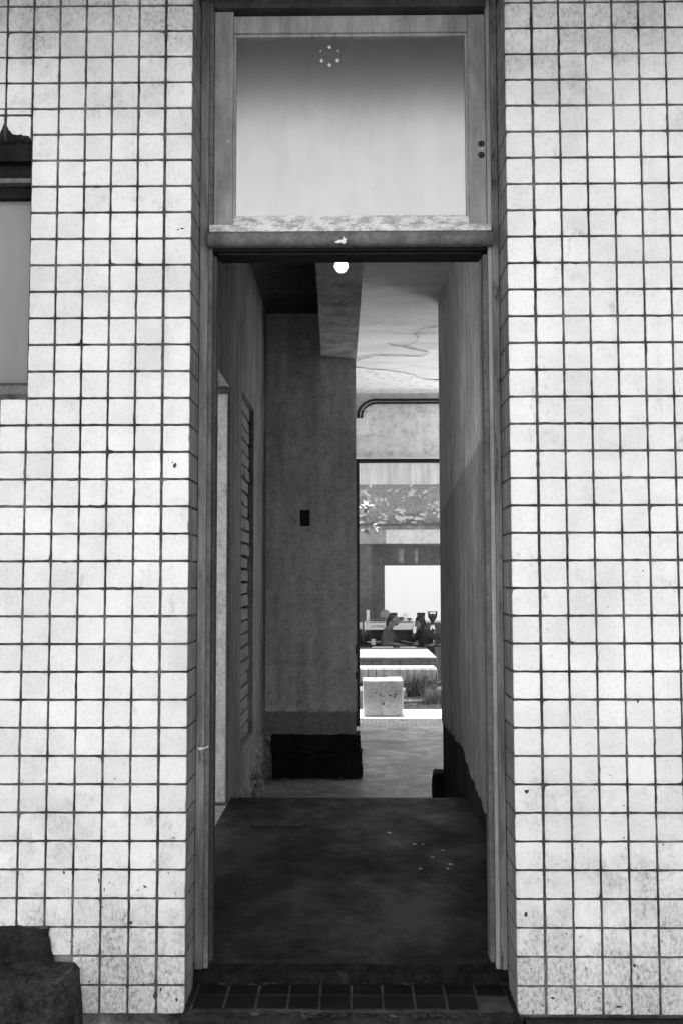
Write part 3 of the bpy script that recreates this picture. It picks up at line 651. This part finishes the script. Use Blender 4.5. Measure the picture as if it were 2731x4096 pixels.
# lamps
lb = tag(empty('light_bulb', (-.054, 1.5, 3.258)), 'lit round bulb hanging behind the transom bar', 'lamp')
MB().lathe([(.041, -.016), (.044, -.002), (.041, .012), (.032, .030), (.018, .046)], (0,0,0), 24).build('globe', 'glow', lb, True)
MB().lathe([(.0001, -.046), (.018, -.043), (.032, -.034), (.0415, -.0165)], (0,0,0), 24).build('lens', 'glow_soft', lb, True)
MB().lathe([(.019, .0465), (.021, .06), (.021, .10), (.010, .112)], (0,0,0), 18).build('cap', 'darkplastic', lb, True)
MB().tube([(0, 0, .11), (0, 0, .42)], .004, 8).build('cord', 'black', lb)
lb.scale = (.8, .8, .8); lb.location.z = 3.240
rl = tag(empty('ring_lamp', (-.094, .60, 3.874)), 'ring of six small lights glowing through the fanlight pane', 'lamp')
MB().lathe([(.046, .004), (.052, .004), (.052, .022), (.046, .022)], (0,0,0), 24).build('housing', 'darkplastic', rl, True)
MB().tube([(0, .049, .02), (0, .049, .22)], .004, 6).build('stem', 'black', rl)
for i in range(6):
    a = R(60*i+30); o = MB().ball((0, 0, 0), .0075, 10, 7).build('small_light', 'led', rl, True); o.location = (.040*math.cos(a), -.03, .040*math.sin(a))
    MB().tube([(.040*math.cos(a), -.03, .040*math.sin(a)), (.046*math.cos(a), 0, .012)], .002, 5).build('light_arm', 'black', rl)

# ------------------------------------------------------------------ rear wall with wide opening, frame, conduits
mb = MB(); mb.box(.03, 2.3, 8.8, 8.95, 3.125, 4.1); mb.box(-2.62, .03, 8.8, 8.95, -.2, 4.1); mb.box(2.3, 2.52, 8.8, 8.95, -.2, 4.1)
rwall = tag(mb.build('rear_wall', 'rearwall'), 'pale rendered wall above the wide rear opening', 'wall')
sf = tag(empty('steel_frame', (.07, 8.78, -.2)), 'black steel frame lining the wide rear opening', 'frame')
MB().box(-.035, 2.22, -.03, .03, 3.255, 3.303).build('top_bar', 'black', sf, bevel=.003)
MB().box(-.035, .018, -.03, .03, 0, 3.254).build('side_bar', 'black', sf, bevel=.003)
MB().box(2.19, 2.22, -.03, .03, 0, 3.254).build('side_bar', 'black', sf, bevel=.003)
MB().box(-.03, 2.22, -.035, .018, 3.304, 3.322).build('white_lip', 'lip', sf)
for i, (dz, r_) in enumerate(((0, .016), (-.040, .013))):
    zc = 3.852+dz; pts = [(.075+i*.045, 8.77, 3.62), (.080+i*.045, 8.77, 3.66)]
    for q in range(9):
        a = R(q*90/8); rr = .20+dz; cx = .085+i*.043+rr; pts.append((cx-rr*math.cos(a)*1.15+.02, 8.77, zc-rr+rr*math.sin(a)))
    pts += [(1.0, 8.77, zc), (2.38, 8.77, zc-.005)]
    cp = MB().tube(pts, r_, 10).build('conduit_pipe', 'conduit', None, True)
    tag(cp, ['upper, thicker black conduit curving down to the junction box', 'lower, thinner black conduit curving down to the junction box'][i], 'conduit', 'conduits on the rear wall')
    MB().box(.125+i*.04, .150+i*.04, 8.748, 8.79, 3.725-i*.025, 3.737-i*.025).build('clip', 'metal', cp)
jb = tag(empty('junction_box', (.10, 8.77, 3.51)), 'small white square junction box under the conduits', 'junction box')
MB().box(-.10, .092, -.03, .028, -.10, .105).build('case', 'boxwhite', jb, bevel=.004)
MB().box(-.098, .090, -.036, -.0305, -.098, .103).build('lid', 'boxwhite', jb, bevel=.002)
for x in (-.08, .075):
    for z in (-.085, .09): MB().ball((x, -.037, z), .004, 8, 6).build('screw', 'black', jb)

# ------------------------------------------------------------------ courtyard: block, planting bed
cb = MB().box(.136, .66, 9.60, 10.09, -.1955, .275).build('concrete_block', 'conc', None, bevel=.018, segs=2)
tag(cb, 'squat cast concrete block seat with a pitted front standing on pale paving', 'block'); roughen(cb, .003, 14, 5)
for i, (x, z, a, b) in enumerate(((.40, -.03, .013, .022), (.36, .085, .012, .008), (.40, .07, .018, .006), (.49, .08, .018, .008), (.56, .09, .02, .01), (.545, .055, .012, .012), (.50, .13, .006, .008), (.57, .135, .012, .006), (.30, .12, .008, .006))):
    o = MB().ball((0, 0, 0), (a, .006, b), 8, 6).build('painted_pit', 'hole', cb); o.location = (x, 9.599, z); roughen(o, .003, 60, 0, i)
bed = grid_rough('planting_bed', 'soil', (-3, 10.32, -.2), (7, 0, 0), (0, 1.5, .15), 90, 26, .03, 5, None, (0, 0, 1)); struct(bed)
def blade(mb, base, h, lean, ang, wd):
    d = Vector((math.cos(ang), math.sin(ang), 0)); s = Vector((-d.y, d.x, 0))*wd; vs = []
    for q in range(4):
        t = q/3; p = Vector(base) + d*lean*t*t + Vector((0, 0, h*(t-.25*t*t*(lean/h)))); ww = s*(1-t*.92); vs += [p-ww, p+ww]
    mb.add(vs, [(2*q, 2*q+1, 2*q+3, 2*q+2) for q in range(3)])
def clump(name, mat, c, n, h, spread, lean, wd=.005):
    m = MB()
    for _ in range(n):
        a = random.uniform(0, 6.283); r_ = spread*math.sqrt(random.random()); blade(m, (c[0]+r_*math.cos(a), c[1]+r_*.6*math.sin(a), c[2]), h*random.uniform(.45, 1.05), lean*random.uniform(.3, 1.3), random.uniform(0, 6.283), wd*random.uniform(.6, 1.3))
    return m.build(name, mat)
tag(clump('grass_clump', 'grass', (1.16, 10.75, -.19), 260, .40, .16, .22), 'tall arching dry grass clump beside the right passage wall', 'grass')
tag(clump('grass_clump', 'grass', (1.52, 10.95, -.18), 260, .42, .2, .2), 'tall arching dry grass clump right of the first one', 'grass')
tag(clump('weed_clump', 'weed', (.93, 11.15, -.12), 160, .30, .14, .12, .010), 'dark leafy weed standing behind the pale stones', 'weed')
tag(clump('weed_clump', 'weed', (1.05, 11.72, -.06), 200, .34, .25, .10, .008), 'dark weeds growing against the glass front', 'weed')
m = MB()
for _ in range(1500): blade(m, (random.uniform(.0, 2.2), random.uniform(10.4, 11.8), -.19+random.uniform(0, .02)+.06*0), random.uniform(.03, .10), .04, random.uniform(0, 6.28), .003)
stuff(m.build('low_grass', 'grass'))
SD = ['pale stone at the left end of the short row by the grass', 'second pale stone from the left in the row by the grass', 'third pale stone from the left in the row by the grass', 'pale stone fourth in the row, half hidden by grass', 'pale stone at the right end of the row, under the grass']
for i in range(5):
    o = MB().ball((0, 0, 0), (.035+.012*random.random(), .03, .022), 10, 7).build('stone', 'stone'); roughen(o, .010, 22, 0, i); o.location = (.74+i*.078, 10.78+random.uniform(-.02, .02), -.135)
    tag(o, SD[i], 'stone', 'stones edging the planting bed')

# ------------------------------------------------------------------ opposite wall with glass front
ow = tag(MB().box(-4, 5, 11.9, 12.05, 3.085, 4.0).build('opposite_wall', 'opp_up'), 'streaked concrete wall with a peeling band above the glass front', 'wall')
grid_rough('peeling_band', 'opp_peel', (-4, 11.93, 2.45), (9, 0, 0), (0, 0, .634), 240, 22, .02, 4, ow, (0, -1, 0))
MB().box(-4, 5, 11.94, 12.05, 2.46, 3.084).build('core', 'opp_peel', ow)
MB().prism([(11.95, 2.376), (11.90, 2.376), (11.895, 2.39), (11.86, 2.40), (11.85, 2.42), (11.86, 2.44), (11.90, 2.462), (11.95, 2.462)], 'x', -4, 5).build('moulding', 'midwood', ow, True)
for i in range(46):                                           # plaster still clinging to the band
    x = random.choice([random.uniform(.1, 1.6), random.uniform(-1, 2.5)]); z = 2.47 + abs(random.gauss(0, .13)); r_ = random.uniform(.008, .05)
    if .3 < x < .75 and z > 2.7: continue
    pts = [(x + r_*1.7*math.cos(q*.571)*random.uniform(.5, 1.1), z + r_*.7*math.sin(q*.571)*random.uniform(.5, 1.1)) for q in range(11)]
    MB().prism([(u, max(w_, 2.464)) for u, w_ in pts], 'y', 11.895+random.uniform(0, .008), 11.925).build('plaster_remnant', 'opp_up', ow)
MB().box(-4, 5, 11.03, 12.05, 4.002, 4.10).build('shade_eave', 'opp_up', ow)  # unseen overhang added to shade the planting bed
gf = tag(empty('glass_front', (0, 11.96, 0)), 'large clear shop pane in a thin dark frame under the peeling band', 'window')
MB().add([(-2, 0, .005), (4, 0, .005), (4, 0, 2.376), (-2, 0, 2.376)], [(0,1,2,3)]).build('pane', 'glass', gf)
MB().box(-2, 4, -.03, .03, -.036, .004).build('bottom_rail', 'black', gf, bevel=.004)
MB().box(-2, -1.95, -.025, .025, .005, 2.375).build('side_rail', 'black', gf); MB().box(3.95, 4, -.025, .025, .005, 2.375).build('side_rail', 'black', gf)
tag(MB().box(-4, 5, 11.93, 11.99, -.45, -.037).build('plinth_wall', 'bar_wall'), 'low dark plinth under the glass front behind the grass', 'wall')
# small tree leaning in from the left
tr_ = tag(empty('leafy_tree', (-.75, 10.50, -.15)), 'sunlit leafy branch reaching in front of the peeling band', 'tree')
MB().tube([(0, 0, 0), (.03, .02, .8), (-.02, 0, 1.6), (.05, -.02, 2.3), (.12, 0, 3.0)], [.05, .045, .038, .028, .012], 10).build('trunk', 'bark', tr_, True)
lv = MB()
for bi, (e0, s0) in enumerate((((1.00, -.08, 2.80), (.04, 0, 2.2)), ((1.10, -.06, 2.52), (.0, 0, 2.0)), ((1.06, -.1, 2.66), (.04, 0, 2.1)), ((.5, .3, 3.1), (.08, 0, 2.6)), ((-.8, .0, 2.9), (.0, 0, 1.9)), ((-.4, -.3, 3.3), (.05, 0, 2.4)), ((.3, -.3, 3.2), (.08, 0, 2.5)))):
    a, b = Vector(s0), Vector(e0); mid = a.lerp(b, .5)+Vector((0, 0, .12))
    MB().tube([a, mid, b], [.02, .012, .004], 7).build('branch', 'bark', tr_)
    for q in range(60):
        t = random.uniform(.3, 1.02); p = a.lerp(mid, t*2) if t < .5 else mid.lerp(b, t*2-1)
        d = Vector((random.uniform(-.5, 1), random.uniform(-.7, .7), random.uniform(-1.1, .4))).normalized(); L = random.uniform(.08, .14)
        s = d.cross(Vector((random.uniform(-1, 1), random.uniform(-1, 1), 1.5))).normalized()*L*.24
        lv.add([p, p+d*L*.4+s, p+d*L, p+d*L*.4-s], [(0, 1, 2, 3)])
lv.build('crown', 'leaf', tr_)

# ------------------------------------------------------------------ cafe behind the glass
struct(MB().box(-4, 6, 11.99, 18.5, -.455, -.42).build('cafe_floor', 'rearfloor'))
pf = MB().box(-2.5, 1.34, 12.70, 15.12, -.42, .30).build('reflection_platform', 'masonry')  # platform and step added in place of reflections in the glass
tag(pf, 'wide low sunlit masonry platform with block front, added in place of glass reflections', 'counter')
MB().box(-2.5, 1.36, 12.64, 15.14, .302, .340).build('reflection_top_slab', 'masonry', pf, bevel=.008)
for i in range(13):
    x = -.6 + i*.152
    MB().box(x+.004, x+.148, 12.668, 12.70, .222, .300).build('block', 'masonry', pf, bevel=.006, segs=1)
MB().box(-2.5, 1.31, 12.06, 12.69, -.42, .215).build('reflection_step', 'masonry', pf, bevel=.008)
for i in range(16):
    x = -.6 + i*.12
    MB().box(x+.003, x+.117, 12.035, 12.059, .02, .205).build('reflection_face_block', 'brick', pf, bevel=.005, segs=1)
struct(MB().box(-4, 6, 15.0, 18.0, 2.30, 2.72).build('cafe_roof', 'bar_wall'))
fa = tag(empty('fascia', (0, 14.98, 2.4)), 'white and grey fascia boards across the front of the cafe roof', 'fascia')
MB().box(.62, 6, -.018, .018, -.135, .30).build('white_board', 'boardwhite', fa, bevel=.01)
MB().box(-4, .618, -.018, .018, -.135, .30).build('grey_board', 'greyboard', fa, bevel=.01)
mb = MB(); BX0, BX1, BZ0, BZ1 = .678, 2.3, .718, 1.894
for (x0, x1, z0, z1) in ((-4, BX0, -.42, 2.30), (BX1, 6, -.42, 2.30), (BX0, BX1, -.42, BZ0), (BX0, BX1, BZ1, 2.30)): mb.box(x0, x1, 17.5, 17.65, z0, z1)
bw_ = tag(mb.build('bar_back_wall', 'bar_wall'), 'dark cafe back wall pierced by a large bright window opening', 'wall')
MB().box(BX0, BX1, 17.47, 17.62, BZ0-.03, BZ0).build('window_ledge', 'white', bw_)
for x0, x1 in ((-4.1, -4), (6, 6.1)): struct(MB().box(x0, x1, 15.0, 17.65, -.42, 2.3).build('cafe_side_wall', 'bar_wall'))
# hanging pale shades near the ceiling
for i, (x, wd) in enumerate(((.98, .13), (1.28, .09))):
    o = tag(empty('hanging_lantern', (x, 16.6, 2.3)), ['left, wider pale paper lantern hanging from the cafe ceiling', 'right, narrower pale paper lantern hanging from the cafe ceiling'][i], 'lantern', 'lanterns under the cafe ceiling')
    MB().lathe([(wd*.35, -.36), (wd*.5, -.34), (wd*.42, -.20), (wd*.5, -.12), (wd*.3, -.08)], (0,0,0), 14).build('shade', 'lantern', o, True)
    MB().tube([(0, 0, -.08), (0, 0, 0)], .004, 6).build('cord', 'black', o)
# bar counter and machines behind the people
bc = MB().box(-1.2, 3.2, 15.72, 16.42, -.42, .30).build('bar_counter', 'bar_wall'); tag(bc, 'dark bar counter carrying the coffee machine', 'counter')
MB().box(-1.22, 3.22, 15.70, 16.44, .301, .335).build('counter_top', 'darkplastic', bc, bevel=.005)
em = tag(empty('espresso_machine', (.718, 15.98, .336)), 'long steel espresso machine with pale back panel behind the two people', 'coffee machine')
MB().box(-.44, .44, -.02, .30, .03, .28).build('body', 'darkplastic', em, bevel=.01)
MB().prism([(-.085, .285), (-.06, .415), (-.03, .425), (.30, .425), (.30, .285)], 'x', -.463, .463).build('back_panel', 'steelwhite', em, bevel=.006)
MB().box(-.47, .47, -.05, .31, .427, .455).build('cup_tray', 'chrome', em, bevel=.006)
for s in (-1, 1):
    MB().prism([(-.09, .02), (-.10, .30), (-.05, .44), (.31, .44), (.31, .02)], 'x', s*.478-.012, s*.478+.012).build('side_panel', 'chrome', em, bevel=.004)
    for y in (.0, .26): MB().lathe([(.022, 0), (.022, .028)], (s*.40, y, 0), 12).build('foot', 'darkplastic', em)
MB().box(-.44, .44, -.09, .0, .03, .065).build('drip_tray', 'chrome', em, bevel=.004)
MB().tube([(-.462, -.03, .462), (-.462, -.03, .49), (.462, -.03, .49), (.462, -.03, .462)], .005, 8).build('cup_rail', 'chrome', em)
tc = bpy.data.curves.new('lettering', 'FONT'); tc.body = 'LA MARZOCCO'; tc.size = .058; tc.extrude = .002; tc.space_character = 1.15
to = bpy.data.objects.new('lettering_tmp', tc); C.objects.link(to); bpy.context.view_layer.update()
tme = bpy.data.meshes.new_from_object(to.evaluated_get(bpy.context.evaluated_depsgraph_get())); bpy.data.objects.remove(to)
tme.materials.clear(); tme.materials.append(M['darkplastic'])
o = stuff(link('lettering', tme, em)); o.location = (-.355, -.079, .332); o.rotation_euler = (R(80), 0, 0)
def cup(x, y, z, s, lab):
    o = MB().lathe([(.020, 0), (.030, .01), (.040, .055), (.036, .055), (.026, .012), (.0001, .010)], (0,0,0), 14).build('cup', 'darkplastic', None, True); o.location = (x, y, z); o.scale = (s, s, s)
    h = MB().tube([(.036, 0, .042), (.058, 0, .038), (.056, 0, .02), (.032, 0, .016)], .005, 6).build('handle', 'darkplastic', o, True)
    return tag(o, lab, 'cup', 'dark cups on the coffee machine')
cl = ['dark cup first from the left on the coffee machine', 'dark cup second from the left on the coffee machine', 'dark cup third from the left on the coffee machine', 'dark cup fourth from the left, beside the round tray', 'larger dark cup just right of the woman in grey', 'dark cup second to the right of the woman in grey', 'dark cup beyond the small wire rack on the machine']
for i, x in enumerate((.37, .45, .53, .61, .86, .95, 1.11)): cup(x, 16.05, .792, 1.25 if i in (4, 5) else .95, cl[i])
wrk = tag(empty('wire_rack', (1.03, 16.0, .792)), 'small wire rack standing on the coffee machine', 'rack')
for x in (-.035, .035): MB().tube([(x, 0, 0), (x*.9, 0, .15)], .004, 6).build('upright', 'black', wrk)
for z in (.0, .05, .10, .148): MB().tube([(-.035, 0, z), (.035, 0, z)], .004, 6).build('rung', 'black', wrk)
bt = tag(empty('paper_sleeve', (.30, 16.06, .792)), 'tall pale stack of paper cups at the left end of the machine', 'cups')
for i in range(6): MB().lathe([(.028, i*.035), (.034, i*.035+.034)], (0, 0, 0), 16).build('paper_cup', 'boxwhite', bt, True)
o = MB().lathe([(.0001, -.008), (.10, -.008), (.105, 0), (.10, .008), (.0001, .008)], (0,0,0), 26).build('round_tray', 'conc', None, True); o.location = (.648, 16.2, .90); o.rotation_euler = (R(80), 0, 0)
tag(o, 'round grey tray leaning upright behind the woman in grey', 'tray')
def grinder(x, lab, square):
    q = tag(empty('coffee_grinder', (x, 15.98, .336)), lab, 'coffee grinder', 'coffee grinders at the bar')
    MB().box(-.07, .07, -.10, .13, 0, .03).build('base', 'chrome', q, bevel=.006)
    MB().lathe([(.062, .031), (.066, .12), (.066, .30), (.058, .36), (.04, .385)], (0, .03, 0), 18).build('motor_body', 'chrome', q, True)
    MB().box(-.03, .03, -.10, -.03, .20, .30).build('chute', 'darkplastic', q, bevel=.006)
    MB().tube([(-.04, -.07, .14), (.04, -.07, .14)], .008, 8).build('fork', 'chrome', q)
    if square:
        MB().prism([(-.05, .386), (.05, .386), (.075, .58), (-.075, .58)], 'y', -.04, .10).build('hopper', 'smoke', q, bevel=.004)
        MB().box(-.08, .08, -.05, .11, .582, .612).build('lid', 'darkplastic', q, bevel=.006)
    else:
        MB().lathe([(.028, .386), (.030, .43), (.055, .47), (.088, .53), (.090, .592)], (0, .03, 0), 22).build('hopper', 'smoke', q, True)
        MB().lathe([(.0905, .560), (.0925, .628), (.0895, .628), (.0885, .594)], (0, .03, 0), 22).build('hopper_rim', 'glass', q, True)
        MB().lathe([(.0001, .629), (.100, .629), (.100, .638), (.0001, .640)], (0, .03, 0), 22).build('lid', 'darkplastic', q, True)
grinder(1.335, 'coffee grinder with a square hopper behind the person in black', True)
grinder(1.562, 'coffee grinder with a conical hopper full of beans, at the right', False)
cn = tag(empty('canister', (.10, 15.85, .336)), 'white round canister with a printed panel left of the machine', 'canister')
MB().lathe([(.07, 0), (.075, .02), (.075, .26), (.07, .30)], (0,0,0), 20).build('stand', 'darkplastic', cn, True)
MB().lathe([(.084, .302), (.094, .31), (.094, .42), (.084, .43)], (0,0,0), 24).build('drum', 'white', cn, True)
for i in range(5): MB().box(-.03+i*.012, -.024+i*.012, -.098, -.093, .34, .39).build('printed_bar', 'greyboard', cn)
o = MB().lathe([(.038, 0), (.042, .01), (.042, .16), (.018, .22), (.016, .28), (.02, .285)], (0,0,0), 16).build('bottle', 'darkplastic', None, True); o.location = (.225, 15.78, .336)
tag(o, 'dark bottle between the canister and the coffee machine', 'bottle')
tag(MB().box(.36, .44, 15.74, 15.80, .336, .45).build('milk_jug_box', 'white', None, bevel=.008), 'small white carton under the coffee machine', 'carton')

# ------------------------------------------------------------------ two people seated at the platform
def chain(mb, pts):                                          # tapered limb with rounded joints
    for i, (p, r_) in enumerate(pts):
        mb.ball(p, r_, 14, 9)
    for (p, a), (q, b) in zip(pts, pts[1:]):
        if isinstance(a, tuple) or isinstance(b, tuple): continue
        p, q = Vector(p), Vector(q)
        mb.tube([p, q], [a, b], 14)
def remesh(mb, name, mat, parent, vox=.010, smooth=4):
    me = mb.mesh(name+'_src'); o = bpy.data.objects.new(name+'_src', me); C.objects.link(o)
    m = o.modifiers.new('r', 'REMESH'); m.mode = 'VOXEL'; m.voxel_size = vox
    s = o.modifiers.new('s', 'SMOOTH'); s.iterations = smooth; s.factor = .5
    bpy.context.view_layer.update()
    me2 = bpy.data.meshes.new_from_object(o.evaluated_get(bpy.context.evaluated_depsgraph_get())); bpy.data.objects.remove(o)
    me2.name = name; me2.materials.clear(); me2.materials.append(M[mat]); me2.polygons.foreach_set('use_smooth', [True]*len(me2.polygons))
    return link(name, me2, parent)
def hand(mb, wrist, d, up):
    wrist, d, up = Vector(wrist), Vector(d).normalized(), Vector(up).normalized(); s = d.cross(up).normalized()
    for k_ in (-1.5, -.5, .5, 1.5): chain(mb, [(wrist, .022), (wrist + d*.075 + s*k_*.017, .013)])
    for k_, L in ((-1.5, .055), (-.5, .07), (.5, .075), (1.5, .066)):
        b = wrist + d*.080 + s*k_*.019; chain(mb, [(b, .0095), (b + d*L*.5 - up*.004, .009), (b + d*L*.85 - up*.022, .0075)])
    b = wrist + d*.02 + s*.03; chain(mb, [(wrist+d*.01+s*.012, .014), (b+d*.02+s*.012, .0105), (b + d*.055 + s*.014 - up*.008, .009)])
def person(name, org, head, face, hips, knees, feet, sh, elb, wri, lab, shirt, skin, hair_fn, hdir, lean):
    root = tag(empty(name, org), lab, 'person', 'people seated at the bar')
    I = Matrix.Translation(-Vector(org))
    def loc(mb):
        mb.v = [tuple(Vector(v)-Vector(org)) for v in mb.v]; return mb
    H = Vector(head); f = Vector(face).normalized(); u = Vector((0, 0, 1)); s = f.cross(u).normalized()
    b = MB(); neck = (Vector(sh[0])+Vector(sh[1]))/2 + Vector((0, 0, .03)); hip = (Vector(hips[0])+Vector(hips[1]))/2
    # head: cranium, face, jaw, nose, ears, brow, lips
    b.ball(H + f*-.012 + u*.030, (.080, .080, .092)); b.ball(H + f*.028 - u*.03, (.062, .062, .078)); b.ball(H + f*.045 - u*.085, (.036, .036, .030))
    chain(b, [(H + f*.083 + u*.012, .011), (H + f*.104 - u*.024, .015)]); b.ball(H + f*.090 - u*.058, (.020, .020, .009)); b.ball(H + f*.088 - u*.068, (.018, .018, .008))
    for q in (-1, 1):
        b.ball(H + s*q*.078 - f*.008 - u*.012, (.016, .016, .030)); b.ball(H + f*.074 + s*q*.030 + u*.026, (.022, .018, .010)); b.ball(H + f*.072 + s*q*.030 + u*.006, .012)
    chain(b, [(H - f*.02 - u*.06, .052), (neck, .056)])
    chest = neck.lerp(hip, .30); belly = neck.lerp(hip, .65); sd = (Vector(sh[1])-Vector(sh[0])).normalized()
    for q in (-.5, 0, .5):
        chain(b, [(chest + sd*q*.18, .105), (belly + sd*q*.13, .105), (hip + sd*q*.16, .115)])
    for i in (0, 1):
        chain(b, [(neck - u*.03, .05), (sh[i], .062), (elb[i], .044), (wri[i], .030)])
        chain(b, [(hips[i], .092), (knees[i], .062), (feet[i], .042)])
        ft = Vector(feet[i]); chain(b, [(ft - u*.02, .04), (ft + f*.13 - u*.035, .030), (ft + f*.18 - u*.040, .024)])
        hand(b, wri[i], hdir[i], (0, 0, 1))
    remesh(loc(b), 'body', skin, root, .0085)
    t = MB()
    for q in (-.5, 0, .5): chain(t, [(chest + sd*q*.19 + u*.02, .112), (belly + sd*q*.13, .113), (hip + sd*q*.16 + u*.02, .122)])
    for i in (0, 1): chain(t, [(neck - u*.045, .055), (sh[i], .070), (elb[i], .054), (Vector(elb[i]).lerp(Vector(wri[i]), .55), .045)])
    remesh(loc(t), 'shirt', shirt, root, .012)
    t = MB()
    for i in (0, 1): chain(t, [(hip + u*.01, .115), (hips[i], .102), (knees[i], .073), (feet[i], .055)])
    remesh(loc(t), 'trousers', 'trouser', root, .014)
    t = MB(); hair_fn(t, H, f, u, s); remesh(loc(t), 'hair', 'hair', root, .009)
    return root
def hair_a(t, H, f, u, s):
    t.ball(H - f*.026 + u*.046, (.086, .086, .088)); chain(t, [(H - f*.09 + u*.03, .040), (H - f*.125 - u*.03, .034), (H - f*.14 - u*.12, .022)])
    t.ball(H + f*.02 + u*.105, (.05, .05, .028))
def hair_b(t, H, f, u, s):
    t.ball(H - f*.020 + u*.045, (.094, .094, .092)); t.ball(H - f*.045 - u*.02, (.088, .088, .10))
    for q in (-1, 1): chain(t, [(H + s*q*.07 + u*.02 - f*.01, .034), (H + s*q*.078 - u*.06 - f*.02, .032), (H + s*q*.07 - u*.11 - f*.03, .024)])
person('person', (.72, 15.36, -.42), (.782, 15.30, .842), (1, -.18, -.02), [(.64, 15.22, .14), (.66, 15.46, .14)], [(1.03, 15.22, .16), (1.02, 15.47, .16)], [(1.0, 15.23, -.34), (.98, 15.46, -.34)],
       [(.64, 15.18, .635), (.70, 15.50, .645)], [(.60, 15.15, .40), (.82, 15.58, .42)], [(.86, 15.10, .385), (1.02, 15.40, .41)],
       'person in grey with dark tied-back hair, in profile facing right', 'shirt', 'skin', hair_a, [(1, -.1, -.05), (1, -.2, 0)], 0)
person('person', (1.36, 15.62, -.42), (1.262, 15.34, .785), (-.80, -.6, -.03), [(1.44, 15.40, .14), (1.42, 15.64, .14)], [(1.38, 15.22, .17), (1.08, 15.70, .17)], [(1.40, 15.24, -.34), (1.10, 15.70, -.34)],
       [(1.40, 15.26, .60), (1.32, 15.56, .61)], [(1.63, 15.20, .455), (1.12, 15.52, .42)], [(1.47, 15.10, .375), (1.15, 15.30, .60)],
       'person in black leaning on one elbow, facing left beside the grinders', 'shirt_dark', 'skin_dark', hair_b, [(-1, -.2, .0), (0, -.3, 1)], 0)
def stool(x, y, lab):
    q = tag(empty('bar_stool', (x, y, -.42)), lab, 'stool', 'stools at the bar')
    MB().lathe([(.15, .40), (.165, .41), (.165, .44), (.15, .45)], (0,0,0), 20).build('seat', 'darkwood', q, True)
    for i in range(4):
        a = R(45+90*i); MB().tube([(.11*math.cos(a), .11*math.sin(a), .40), (.17*math.cos(a), .17*math.sin(a), 0.001)], .014, 8).build('leg', 'black', q)
    MB().lathe([(.14, .16), (.145, .165), (.145, .175), (.14, .18)], (0,0,0), 18).build('foot_ring', 'metal', q)
stool(.65, 15.34, 'dark round stool under the person in grey'); stool(1.43, 15.52, 'dark round stool under the person in black')
pc = tag(empty('paper_cup', (1.16, 15.26, .64)), 'white paper cup held up by the person in black', 'cup')
MB().lathe([(.026, -.05), (.036, .05), (.038, .052)], (0,0,0), 16).build('cup_body', 'white', pc, True); MB().lathe([(.039, .052), (.039, .060), (.034, .068), (.0001, .068)], (0,0,0), 16).build('lid', 'white', pc, True)
for i, (x, wd, y) in enumerate(((.55, .38, 15.02), (1.02, .30, 15.0))):
    o = MB().box(x-wd/2, x+wd/2, y-.10, y+.08, .3405, .350).build('menu_sheet', 'white', None); tag(o, ['white paper sheet on the platform before the person in grey', 'white paper sheet on the platform between the two people'][i], 'paper', 'paper sheets on the platform')
# neighbouring sunlit wall seen through the cafe window
tag(MB().box(-3, 9, 24, 24.3, -.46, 3.4).build('far_wall', 'white'), 'white sunlit wall seen through the cafe back window', 'wall')
